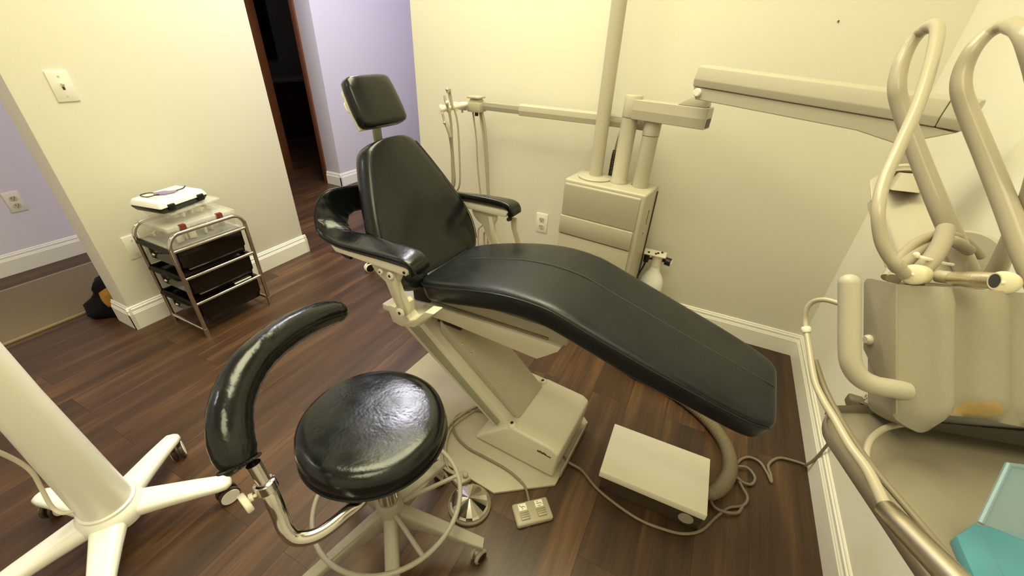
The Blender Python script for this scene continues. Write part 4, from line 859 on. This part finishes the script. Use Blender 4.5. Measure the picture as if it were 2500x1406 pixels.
b = NB(); hexa(b, [pv-d*0.085-n*0.034+V((0, 0, 1.288)), pv+d*0.04-n*0.034+V((0, 0, 1.288)), pv+d*0.04+n*0.034+V((0, 0, 1.288)), pv-d*0.085+n*0.034+V((0, 0, 1.288))], [pv-d*0.025-n*0.028+V((0, 0, 1.330)), pv+d*0.036-n*0.028+V((0, 0, 1.330)), pv+d*0.036+n*0.028+V((0, 0, 1.330)), pv-d*0.025+n*0.028+V((0, 0, 1.330))], 0.005); obj('pivot_block', b, M['beige'], FA)
b = NB(); rod(b, pv+V((0, 0, 1.328)), pv+V((0, 0, 1.372)), [(0, 0.034), (0.15, 0.034), (0.2, 0.026), (0.6, 0.023), (0.65, 0.027), (1, 0.027)]); obj('swivel', b, M['plate'], FA)
b = NB(); cyl(b, pv+d*0.03+V((0, 0, 1.335)), pv+d*0.034+V((0, 0, 1.37)), 0.005); obj('swivel_bolt', b, M['dark_metal'], FA)
Aa = V((-0.13, 1.985, 1.387)); Bb = V((0.5968, 1.6030, 1.3535)); d2 = (Bb-Aa).normalized(); n2 = d2.cross(V((0, 0, 1))).normalized(); u2 = n2.cross(d2)
sec = [(-0.026, 0.062), (0.026, 0.062), (0.040, 0.054), (0.050, 0.012), (0.044, -0.014), (-0.044, -0.014), (-0.050, 0.012), (-0.040, 0.054)]
L2 = (Bb-Aa).length
b = NB(); prism(b, [Aa+n2*u+u2*v for u, v in sec], d2*(L2*0.93), 0.003); ba = obj('balance_beam', b, M['beige'], FA, smooth=12)
b = NB(); prism(b, [Aa+d2*(L2*0.932)+n2*u+u2*v for u, v in sec], d2*(L2*0.068), 0.003); obj('beam_end_cap', b, M['beige'], ba)
b = NB(); sid = [(0.0, -0.0155), (L2*0.93, -0.0155), (L2*0.99, -0.02), (L2*0.86, -0.075), (L2*0.72, -0.060), (0.022, -0.060)]
prism(b, [Aa+d2*x+u2*y-n2*0.039 for x, y in sid], n2*0.078, 0.003); obj('beam_trough', b, M['beige'], ba, smooth=12)
b = NB(); px_ = Aa+d2*0.028-u2*0.034; 
side = 1 if (V((0, 0, 1.5))-px_).dot(n2) > 0 else -1
rod(b, px_+n2*0.038*side, px_+n2*0.05*side, [(0, 0.016), (0.7, 0.016), (1, 0.012)]); obj('pivot_button', b, M['cream'], ba)

# ------------------------------------------------------------------ console hung at the right
cr, cu, cf = V((0.8947, 0.4449, 0.0398)), V((-0.2628, 0.4522, 0.8523)), V((-0.3612, 0.7730, -0.5215))
ang = math.radians(6.0)
xr = (cr*math.cos(ang)-cf*math.sin(ang)).normalized(); xf = (cf*math.cos(ang)+cr*math.sin(ang)).normalized()
CO = V((0.3842, 0.7071, 1.1315))
mw = Matrix(((xr.x, xf.x, cu.x, CO.x), (xr.y, xf.y, cu.y, CO.y), (xr.z, xf.z, cu.z, CO.z), (0, 0, 0, 1)))
CN = thing('instrument_console', 'beige dental delivery console with ribbed front and two tall cane rods', 'instrument console', mw=mw)
K = 0.6/988.0
def q(px, py, y=0.0): return V(((px-2310)*K, y, (860-py)*K))
def npart(name, bm, m, parent=None, smooth=40): return obj(name, bm, m, parent or CN, smooth, local=True)
def wpart(name, bm, m, parent=None, smooth=40): return obj(name, bm, m, parent or CN, smooth)
# scalloped front housing as one closed body
cols = [(2204, 1022, 1), (2212, 1034, 1.5), (2228, 1046, 2.5), (2246, 1056, 3.5), (2258, 1062, 5), (2266, 1062, 8), (2276, 1056, 12), (2284, 1048, 14), (2296, 1038, 15), (2306, 1028, 14), (2314, 1022, 9), (2321, 1018, 2), (2332, 1018, 0.5), (2342, 1019, 0.5), (2354, 1020, 3), (2366, 1022, 7), (2382, 1024, 10), (2402, 1027, 11), (2422, 1030, 10), (2438, 1032, 7), (2450, 1034, 3.5), (2462, 1036, 1.5), (2480, 1039, 2), (2500, 1043, 5), (2525, 1047, 11), (2560, 1053, 13), (2585, 1058, 10), (2600, 1060, 3), (2640, 1066, 2), (2680, 1072, 10), (2700, 1076, 5)]
rows = 16; b = NB(); F = []; Bk = []
for (px, pb, bump) in cols:
    pt = 694+(px-2205)*0.075; cF = []; cB = []
    for r in range(rows+1):
        v = r/rows; v = v**0.8
        py = pt+(pb-pt)*v
        dist = pb-py; k = 1.0
        if dist < 60 and px > 2312: k = 1-((60-dist)/60)**2*1.3
        if dist < 40 and px <= 2312: k = 1-((40-dist)/40)**2*0.6
        if py-pt < 8: k *= 0.7
        y = -(bump*1.5-4)*0.001*k+(0.010*((45-dist)/45) if dist < 45 else 0)
        cF.append(b.verts.new(q(px, py, y))); cB.append(b.verts.new(q(px, py, 0.06)))
    F.append(cF); Bk.append(cB)
nc = len(cols)
for i in range(nc-1):
    for r in range(rows):
        b.faces.new((F[i][r], F[i+1][r], F[i+1][r+1], F[i][r+1])); b.faces.new((Bk[i][r], Bk[i][r+1], Bk[i+1][r+1], Bk[i+1][r]))
    b.faces.new((F[i][0], Bk[i][0], Bk[i+1][0], F[i+1][0])); b.faces.new((F[i][rows], F[i+1][rows], Bk[i+1][rows], Bk[i][rows]))
for r in range(rows):
    b.faces.new((F[0][r], F[0][r+1], Bk[0][r+1], Bk[0][r])); b.faces.new((F[-1][r], Bk[-1][r], Bk[-1][r+1], F[-1][r+1]))
bmesh.ops.recalc_face_normals(b, faces=b.faces[:])
wm = M['beige_tex'].copy(); wm.name = 'worn_housing_enamel'; nt = wm.node_tree; pb_ = nt.nodes['Principled BSDF']
src_ = pb_.inputs['Base Color'].links[0].from_socket
tc = nt.nodes.new('ShaderNodeTexCoord'); mp = nt.nodes.new('ShaderNodeMapping'); pc = q(2378, 998, -0.012)
mp.vector_type = 'TEXTURE'; mp.inputs['Location'].default_value = pc; mp.inputs['Scale'].default_value = (0.034, 0.05, 0.016)
nt.links.new(tc.outputs['Object'], mp.inputs['Vector'])
ln_ = nt.nodes.new('ShaderNodeVectorMath'); ln_.operation = 'LENGTH'; nt.links.new(mp.outputs['Vector'], ln_.inputs[0])
nz = nt.nodes.new('ShaderNodeTexNoise'); nz.inputs['Scale'].default_value = 130; nz.inputs['Detail'].default_value = 5; nt.links.new(tc.outputs['Object'], nz.inputs['Vector'])
ma = nt.nodes.new('ShaderNodeMath'); ma.operation = 'MULTIPLY_ADD'; ma.inputs[1].default_value = 1.7; nt.links.new(nz.outputs['Fac'], ma.inputs[0]); nt.links.new(ln_.outputs['Value'], ma.inputs[2])
cr_ = nt.nodes.new('ShaderNodeValToRGB'); cr_.color_ramp.elements[0].position = 0.42; cr_.color_ramp.elements[0].color = (1, 1, 1, 1); cr_.color_ramp.elements[1].position = 0.45; cr_.color_ramp.elements[1].color = (0, 0, 0, 1)
mb = nt.nodes.new('ShaderNodeMath'); mb.operation = 'MULTIPLY'; mb.inputs[1].default_value = 0.25; nt.links.new(ma.outputs[0], mb.inputs[0]); nt.links.new(mb.outputs[0], cr_.inputs['Fac'])
mx_ = nt.nodes.new('ShaderNodeMixRGB'); mx_.inputs['Color2'].default_value = (*lin((176, 146, 90)), 1)
nt.links.new(cr_.outputs['Color'], mx_.inputs['Fac']); nt.links.new(src_, mx_.inputs['Color1']); nt.links.new(mx_.outputs['Color'], pb_.inputs['Base Color'])
hs = npart('front_housing', b, wm, smooth=50)
b = NB(); prism(b, [q(2199, y, d_) for d_, y in ((0.001, 693), (0.050, 677), (0.060, 678), (0.065, 690), (0.066, 870), (0.001, 1018))], (0.003, 0, 0), 0.001); sp = npart('side_plate', b, M['beige_tex'])
b = NB(); rod(b, q(2199, 842, 0.052), q(2199, 842, 0.052)-V((0.007, 0, 0)), [(0, 0.0085), (0.6, 0.0082), (1, 0.0055)]); npart('plate_button', b, M['beige'], sp)
b = NB(); prism(b, [q(x, y, 0.035) for x, y in ((2262, 1045), (2720, 1075), (2720, 1135), (2500, 1098), (2285, 1064))], (0, 0.10, 0), 0.002); npart('under_gap_shade', b, M['dark_metal'])  # dark block standing in for the shaded opening below the housing
hpts = [q(2085, 692, -0.006), q(2085, 760, -0.006), q(2085, 850, -0.006), q(2090, 893, -0.006), q(2110, 925, -0.006), q(2142, 942, -0.006), q(2180, 950, -0.002), q(2225, 958, 0.006)]
b = NB(); tube(b, hpts, 0.0142, 22, k=8); ball(b, q(2085, 692, -0.006), 0.0142, 18); npart('handle', b, M['beige'], smooth=60)
# neck and hanging head below the beam
b = NB(); hexa(b, [(0.4896, 1.5927, 1.2207), (0.5504, 1.6208, 1.2203), (0.5969, 1.7376, 1.2076), (0.5322, 1.7076, 1.2081)], [(0.4846, 1.6327, 1.2834), (0.5179, 1.6478, 1.2828), (0.5522, 1.7359, 1.2745), (0.5150, 1.7189, 1.2751)], 0.004); wpart('neck_cone', b, M['greybeige'])
b = NB(); rod(b, (0.5190, 1.6073, 1.2220), (0.5197, 1.5964, 1.2053), [(0, 0.040), (0.4, 0.043), (0.6, 0.040), (1, 0.040)]); wpart('neck_ring', b, M['plate'])
b = NB(); hexa(b, [(0.4366, 1.3764, 1.2053), (0.5080, 1.4069, 1.2010), (0.5797, 1.5993, 1.1680), (0.4772, 1.5540, 1.1719)], [(0.4697, 1.4639, 1.2353), (0.5137, 1.4832, 1.2334), (0.5735, 1.6483, 1.2066), (0.5059, 1.6176, 1.2079)], 0.003); wpart('neck_block', b, M['beige'])
b = NB(); hexa(b, [(0.4658, 1.4757, 1.1404), (0.5275, 1.3201, 1.1355), (0.5203, 1.1390, 1.1021), (0.4726, 1.2051, 1.0797)], [(0.4643, 1.5911, 1.1975), (0.5542, 1.5402, 1.1748), (0.6013, 1.2691, 1.0855), (0.5734, 1.3189, 1.1019)], 0.004); b.free()
b = NB(); wv = V((0.5911, 1.5367, 1.1825))-V((0.4746, 1.5584, 1.1802))
c0, c1 = V((0.5299, 1.5717, 1.1616)), V((0.4983, 1.0864, 1.1161)); dd = (c1-c0).normalized(); ww = cr; nn = ww.cross(dd).normalized()
if nn.dot(cf) > 0: nn = -nn
prism(b, [c0+ww*x+nn*y for x, y in ((-0.090, -0.04), (-0.080, 0.005), (-0.030, 0.028), (0.065, 0.028), (0.078, 0.0), (0.075, -0.04))], (c1-c0), 0.005); wpart('hanger_body', b, M['beige'])
b = NB(); hexa(b, [(0.4301, 1.5433, 1.1887), (0.4558, 1.5667, 1.2056), (0.4702, 1.4984, 1.1710), (0.4406, 1.4631, 1.1393)], [(0.4588, 1.6462, 1.1679), (0.4844, 1.6741, 1.1914), (0.5107, 1.6276, 1.1427), (0.4786, 1.5893, 1.1082)], 0.003); wpart('hanger_cap', b, M['beige'])
b = NB(); cd_ = (cf*0.5+cr*0.85).normalized(); cc = V((0.5192, 1.0897, 1.1449)); rod(b, cc-cd_*0.03, cc+cd_*0.05, [(0, 0.060), (0.1, 0.064), (0.45, 0.064), (0.5, 0.058), (0.95, 0.058), (1, 0.052)], 40); wpart('pivot_drum', b, M['beige'])
b = NB(); prism(b, [(0.4083, 0.9137, 1.1526), (0.4092, 0.9558, 1.1760), (0.4385, 1.0086, 1.1956), (0.4663, 0.9842, 1.1785), (0.4759, 0.9430, 1.1491)], cf*0.05, 0.003); mount = wpart('rod_mount', b, M['beige'])
for x, y in ((2312, 627), (2329, 646), (2334, 661)):
    b = NB(); ball(b, V(CO)+xr*((x-2310)*K*1.19)+cu*((860-y)*K*1.19)+xf*0.115, 0.006, 12); wpart('bolt', b, M['cream'], mount)
r1 = [((0.4702, 0.9558, 1.1722), .0172), ((0.4454, 0.9816, 1.2083), .0170), ((0.4032, 1.0133, 1.2654), .0164), ((0.3618, 1.0545, 1.3264), .0158), ((0.3284, 1.0862, 1.3774), .0154), ((0.3004, 1.1085, 1.4202), .0150), ((0.2845, 1.1216, 1.4505), .0146), ((0.2790, 1.1421, 1.4848), .0138), ((0.2818, 1.1603, 1.5195), .0122), ((0.2887, 1.1602, 1.5432), .0105), ((0.2908, 1.1277, 1.5512), .0100)]
b = NB(); tube(b, [p for p, _ in r1], 0.01, 20, k=8, radii=[r for _, r in r1]); wpart('cane_rod', b, M['hose'], smooth=60)
r2 = [((0.5017, 0.8063, 1.1971), .0155), ((0.4686, 0.8504, 1.2471), .0152), ((0.4326, 0.9015, 1.3094), .0148), ((0.3943, 0.9526, 1.3733), .0144), ((0.3614, 0.9920, 1.4258), .0142), ((0.3429, 1.0113, 1.4576), .0138), ((0.3362, 1.0268, 1.4853), .0130), ((0.3365, 1.0349, 1.5162), .0118), ((0.3470, 1.0431, 1.5403), .0102), ((0.3553, 1.0281, 1.5506), .0095), ((0.3496, 0.9716, 1.5476), .0092)]
b = NB(); tube(b, [p for p, _ in r2], 0.01, 20, k=8, radii=[r for _, r in r2]); wpart('cane_rod', b, M['hose'], smooth=60)

# hoses slung over the rods
hz = thing('suction_hose', 'glossy beige hose looped over the nearer cane rod', 'hose', (0.2855, 0.7324, 1.2373))
b = NB(); tube(b, [(0.2893, 1.1402, 1.5516), (0.2913, 1.1031, 1.5527), (0.2906, 1.0654, 1.5356), (0.2813, 0.9928, 1.4921), (0.2671, 0.9098, 1.4364), (0.2500, 0.8405, 1.3838), (0.2393, 0.7930, 1.3400), (0.2390, 0.7570, 1.3060), (0.2526, 0.7408, 1.2725), (0.2691, 0.7341, 1.2512), (0.2896, 0.7326, 1.2348), (0.3205, 0.7566, 1.2107)], 0.0112, 18, k=8, radii=[.0100, .0105, .0105, .0098, .0092, .0088, .0086, .0085, .0085, .0086, .0088, .0088]); obj('hose', b, M['hose'], hz, smooth=60)
b = NB(); cyl(b, (0.2811, 0.7327, 1.2408), (0.2896, 0.7326, 1.2348), 0.0102); obj('hose_cuff', b, M['hose_m'], hz)
hz = thing('handpiece_hose', 'beige hose looped over the farther cane rod at the frame edge', 'hose', (0.4644, 0.8784, 1.2148))
b = NB(); tube(b, [(0.3553, 1.0018, 1.5500), (0.3454, 0.9403, 1.5423), (0.3493, 0.9031, 1.5229), (0.3799, 0.8820, 1.4704), (0.4177, 0.8777, 1.3994), (0.4506, 0.9000, 1.3330), (0.4716, 0.9190, 1.2700), (0.4779, 0.9128, 1.2180), (0.4832, 0.9125, 1.1757)], 0.0125, 18, k=8); obj('hose', b, M['hose'], hz, smooth=60)
hz = thing('coiled_hose', 'coil of beige hose resting against the console drum', 'hose', (0.3120, 0.7960, 1.1982))
b = NB(); tube(b, [(0.3040, 0.7897, 1.1944), (0.3171, 0.8209, 1.2124), (0.3379, 0.8572, 1.2326), (0.3651, 0.8898, 1.2430), (0.4059, 0.9434, 1.2367), (0.4665, 1.0067, 1.2118), (0.5108, 1.0330, 1.1817)], 0.0080, 14); obj('outer_loop', b, M['hose_m'], hz, smooth=60)
b = NB(); tube(b, [(0.3042, 0.7689, 1.2018), (0.3258, 0.8146, 1.2161), (0.3533, 0.8608, 1.2274), (0.3833, 0.8932, 1.2353), (0.4107, 0.9178, 1.2337), (0.4494, 0.9481, 1.2134)], 0.0095, 14); obj('inner_loop', b, M['hose_m'], hz, smooth=60)
b = NB(); tube(b, [(0.3252, 0.7572, 1.2082), (0.3357, 0.7831, 1.2202), (0.3518, 0.8130, 1.2342), (0.3693, 0.8564, 1.2481), (0.3800, 0.8942, 1.2583)], 0.0125, 14); obj('branch', b, M['hose_m'], hz, smooth=60)
b = NB(); tube(b, [(0.3204, 0.7835, 1.2410), (0.3325, 0.7820, 1.2400), (0.3727, 0.8280, 1.2228), (0.4060, 0.8726, 1.2083)], 0.0028, 8); ball(b, (0.3178, 0.7804, 1.2439), 0.0045, 10); obj('tie', b, M['cream'], hz)

# rests and the steel tip on the console's top edge
def pad(label, c, L_, r):
    t = thing('rubber_rest', label, 'rest', c, group='ivory rollers on the console')
    ax = xr*0.75+xf*0.66; ax.normalize(); b = NB(); rod(b, V(c)-ax*L_/2, V(c)+ax*L_/2, [(0, r*0.75), (0.06, r), (0.42, r*1.02), (0.47, r*0.98), (0.52, r*1.02), (0.94, r), (1, r*0.75)], 32); obj('roller', b, M['pad'], t, smooth=60)
    b = NB(); ball(b, V(c)-ax*(L_/2-0.001), r*0.5, 12, (0.4, 0.4, 0.4)); obj('end_pin', b, M['cream'], t)
pad('ivory rubber roller on the console edge at the hose end', (0.3228, 0.7581, 1.2208), 0.055, 0.0150)
pad('ivory rubber roller behind the steel tip at the right', (0.4343, 0.7922, 1.2229), 0.05, 0.0165)
t = thing('suction_tip', 'short steel suction tip lying along the top of the console', 'suction tip', (0.3781, 0.7416, 1.2348))
p0, p1 = V((0.3590, 0.7535, 1.2272)), V((0.3820, 0.7147, 1.2497))
b = NB(); rod(b, p0, p1, [(0, 0.0095), (0.05, 0.0105), (0.35, 0.0105), (0.37, 0.0112), (0.8, 0.0114), (1, 0.0114), (1.0, 0.0095), (0.9, 0.009)], 32); obj('barrel', b, M['steel'], t)
b = NB(); dp = (p1-p0); cyl(b, p0+dp*0.88, p0+dp*0.992, 0.0094); obj('bore', b, M['black'], t)
b = NB(); tube(b, [(0.3551, 0.7779, 1.2182), (0.3664, 0.7620, 1.2251)], 0.0095, 14, smooth=False); obj('tail', b, M['hose'], t)
b = NB(); 
for k in range(5): rod(b, p0+dp*(0.62+0.045*k), p0+dp*(0.632+0.045*k), [(0, 0.0116), (1, 0.0116)], 24)
obj('grip_ring', b, M['steel'], t)

# hand held evacuator and its hose in front of the tray
t = thing('evacuator_handpiece', 'steel evacuator handpiece with long hose resting on the tray edge', 'handpiece', (0.3080, 0.4696, 1.0240))
p0, p1 = V((0.3119, 0.4826, 1.0117)), V((0.3389, 0.3733, 1.0516)); b = NB(); rod(b, p0, p1, [(0, 0.0105), (0.02, 0.0125), (0.3, 0.0138), (1, 0.0150)], 32); obj('barrel', b, M['steel'], t, smooth=60)
b = NB(); tube(b, [(0.2627, 0.7365, 1.1537), (0.2535, 0.7486, 1.1492), (0.2341, 0.7619, 1.1442), (0.2225, 0.7728, 1.1300), (0.2186, 0.7713, 1.1112), (0.2240, 0.7604, 1.0913), (0.2316, 0.7255, 1.0727), (0.2435, 0.6675, 1.0456), (0.2550, 0.6338, 1.0357), (0.2661, 0.5987, 1.0334), (0.2801, 0.5568, 1.0288), (0.2982, 0.5228, 1.0234), (0.3152, 0.4793, 1.0103)], 0.0065, 14, radii=[.0042, .0042, .0042, .0042, .0042, .0048, .005, .0053, .0056, .006, .0068, .0076]); obj('hose', b, M['hose'], t, smooth=60)
b = NB(); rod(b, (0.2240, 0.7525, 1.0892), (0.2277, 0.7457, 1.0824), [(0, 0.0065), (0.2, 0.0075), (0.8, 0.0075), (1, 0.0065)]); obj('hose_joint', b, M['cream'], t)
b = NB(); tube(b, [(0.2456, 0.7074, 1.0554), (0.2616, 0.6627, 1.0355), (0.2789, 0.6127, 1.0261), (0.2970, 0.5761, 1.0169), (0.3174, 0.5420, 1.0097), (0.3492, 0.4792, 1.0097), (0.3577, 0.4082, 1.0327), (0.3600, 0.3718, 1.0539)], 0.0045, 10); obj('slim_dark_line', b, M['cord'], t, smooth=60)  # slim taupe tube along the right side of the hose

# tray under the console
zt = 0.962
TR = thing('instrument_tray', 'beige tray with rounded corner and raised rim under the console', 'tray', (0.42, 0.60, zt))
tp = [(0.2917, 0.6287, 0.9620), (0.2888, 0.6455, 0.9620), (0.2914, 0.6700, 0.9620), (0.3006, 0.6930, 0.9620), (0.3166, 0.7110, 0.9620), (0.4846, 0.7968, 0.9620), (0.6996, 0.9027, 0.9620), (0.6017, 0.5441, 0.9620), (0.3771, 0.3953, 0.9620)]
b = NB(); prism(b, [V(p)-V((0, 0, 0.006)) for p in tp], (0, 0, 0.006)); obj('tray_floor', b, M['tray'], TR)
cen = sum((V(p) for p in tp), V((0, 0, 0)))/len(tp)
rim = spline([V(p) for p in tp[:7]], 5)+[V(tp[7]), V(tp[8]), V(tp[0])]
b = NB(); prevr = None; ringsr = []
for p in rim:
    o_ = (p-cen); o_.z = 0; o_.normalize()
    ringsr.append([p-V((0, 0, 0.006)), p+o_*0.004-V((0, 0, 0.004)), p+o_*0.006+V((0, 0, 0.012)), p+o_*0.0045+V((0, 0, 0.014)), p+o_*0.003+V((0, 0, 0.012)), p-o_*0.001])
loft(b, ringsr, cap=False); obj('tray_rim', b, M['tray'], TR, smooth=60)
b = NB(); tube(b, [(0.4077, 0.7042, 0.9958), (0.3849, 0.6867, 0.9953), (0.3546, 0.6566, 1.0004), (0.3295, 0.6203, 1.0023), (0.3198, 0.5937, 0.9984), (0.3157, 0.5652, 0.9974), (0.3151, 0.5243, 1.0042), (0.3206, 0.4901, 1.0073)], 0.0046, 14); single('air_line', b, M['hose'], 'curved beige air line running over the tray to the handpiece', 'hose', (0.3171, 0.5888, 1.0026), smooth=60)

# teal case
zc = 0.962
TE = thing('teal_case', 'open teal plastic case with clear raised lid on the tray', 'case', (0.4558, 0.5530, 0.9620))
A1, B1, C1, D1 = V((0.4084, 0.5142, 0.9780)), V((0.4412, 0.5514, 0.9780)), V((0.4428, 0.4211, 0.9780)), V((0.4084, 0.3956, 0.9780))
dn = V((0, 0, -0.0155))
b = NB(); hexa(b, [A1+dn, B1+dn, C1+dn, D1+dn], [A1, B1, C1, D1], 0.0015); obj('front_bar', b, M['teal'], TE)
E1, F1 = V((0.5442, 0.5500, 0.9700)), V((0.4804, 0.5635, 0.9700))
b = NB(); hexa(b, [B1+dn, C1+dn, C1+V((0.12, 0.03, -0.0155)), B1+V((0.12, 0.03, -0.0155))], [B1+dn*0.3, C1+dn*0.3, C1+V((0.12, 0.03, -0.0047)), B1+V((0.12, 0.03, -0.0047))], 0.001); obj('case_floor', b, M['teal'], TE)
l0, l1, l2, l3 = V((0.3739, 0.4656, 1.0587)), V((0.4900, 0.4960, 1.0233)), V((0.4840, 0.5652, 1.0916)), V((0.4016, 0.5315, 1.0988))
ln = (l1-l0).cross(l3-l0).normalized()
b = NB(); hexa(b, [l0, l1, l2, l3], [l0+ln*0.004, l1+ln*0.004, l2+ln*0.004, l3+ln*0.004], 0.001); lid = obj('lid', b, M['teal_clear'], TE)
b = NB(); tube(b, [l0+ln*0.002, l3+ln*0.002, l2+ln*0.002], 0.0032, 8, smooth=False); obj('lid_rim', b, M['teal_clear'], lid)

# ------------------------------------------------------------------ half hidden stool base beyond the chair
t = thing('assistant_stool', 'low castered stool base mostly hidden behind the black chair arm', 'stool', (-1.88, 2.05, 0))
ac = V((-1.88, 2.05, 0))
b = NB(); lathe(b, [(0.03, 0.09), (0.045, 0.10), (0.04, 0.17), (0.025, 0.18), (0.025, 0.34), (0.05, 0.345)], ac); obj('column', b, M['white'], t)
b = NB(); lathe(b, [(0.02, 0.34), (0.15, 0.342), (0.165, 0.36), (0.165, 0.39), (0.15, 0.405), (0.01, 0.41)], ac); obj('seat', b, M['vinyl'], t)
for i in range(5):
    a = math.atan2(1.89-2.05, -2.07+1.88)+2*PI*i/5; d = V((math.cos(a), math.sin(a), 0)); n = V((-d.y, d.x, 0)); up = V((0, 0, 1))
    b = NB(); loft(b, [sring(ac+d*f+up*z, n, up, hw, hh, 14, 3) for f, hw, hh, z in ((0.02, 0.02, 0.025, 0.135), (0.12, 0.017, 0.016, 0.115), (0.24, 0.014, 0.011, 0.092))]); lg = obj('leg', b, M['white'], t)
    wp = ac+d*0.228; rr = 0.034; b = NB(); c, nn, aa = caster(b, None, (wp.x, wp.y, 0), rr, a+0.5, 0.012); obj('caster_wheel', b, M['white'], lg)
    b = NB()
    for s in (-1, 1): lathe(b, [(rr*0.66, 0.0), (rr*0.86, 0.0008), (rr*0.86, 0.0015)], c+nn*s*0.0182, nn*s, 24)
    cyl(b, c+V((0, 0, 0.02)), (wp.x, wp.y, 0.09), 0.006); obj('caster_ring', b, M['dark_metal'], lg)

# ------------------------------------------------------------------ lights
def area(name, loc, sx, sy, power, col, rot=(0, 0, 0), spread=180):
    L = bpy.data.lights.new(name, 'AREA'); L.shape = 'RECTANGLE'; L.size = sx; L.size_y = sy; L.energy = power; L.color = col; L.spread = math.radians(spread)
    o = bpy.data.objects.new(name, L); COL.objects.link(o); o.location = loc; o.rotation_euler = rot
    return o
area('ceiling_and_fill_light', (-1.00, 1.25, H-0.02), 1.5, 1.5, 61, (1.0, 0.965, 0.60), spread=140)
area('ceiling_and_fill_light', (-0.05, -0.75, H-0.02), 1.2, 1.2, 27, (1.0, 0.965, 0.60), spread=150)  # unseen fill added behind the camera to brighten surfaces facing it
area('corridor_light', (-2.30, 2.80, H-0.02), 0.6, 1.2, 66, (0.98, 0.955, 1.05))
area('hall_light', (-3.55, -1.2, H-0.02), 0.5, 0.5, 14, (1.0, 0.97, 1.0))
area('far_room_fill', (-5.4, 4.6, H-0.02), 0.3, 0.3, 1.6, (1.0, 0.95, 0.85))  # added fill, keeps the unlit room from rendering fully black
w = bpy.data.worlds.new('world'); scene.world = w; w.use_nodes = True
w.node_tree.nodes['Background'].inputs['Color'].default_value = (0.9, 0.85, 0.7, 1); w.node_tree.nodes['Background'].inputs['Strength'].default_value = 0.0

# ------------------------------------------------------------------ camera and view
cam = bpy.data.cameras.new('camera'); cam.sensor_width = 36; cam.lens = 988.0057/2500*36; cam.clip_start = 0.02
co = bpy.data.objects.new('camera', cam); COL.objects.link(co)
co.matrix_world = Matrix(((cr.x, cu.x, -cf.x, 0), (cr.y, cu.y, -cf.y, 0), (cr.z, cu.z, -cf.z, 1.5), (0, 0, 0, 1)))
scene.camera = co
scene.view_settings.view_transform = 'Standard'; scene.view_settings.look = 'None'
scene.view_settings.exposure = 0.0; scene.view_settings.gamma = 1.0; scene.view_settings.use_curve_mapping = False
scene.cycles.max_bounces = 10; scene.cycles.diffuse_bounces = 6; scene.cycles.transparent_max_bounces = 16
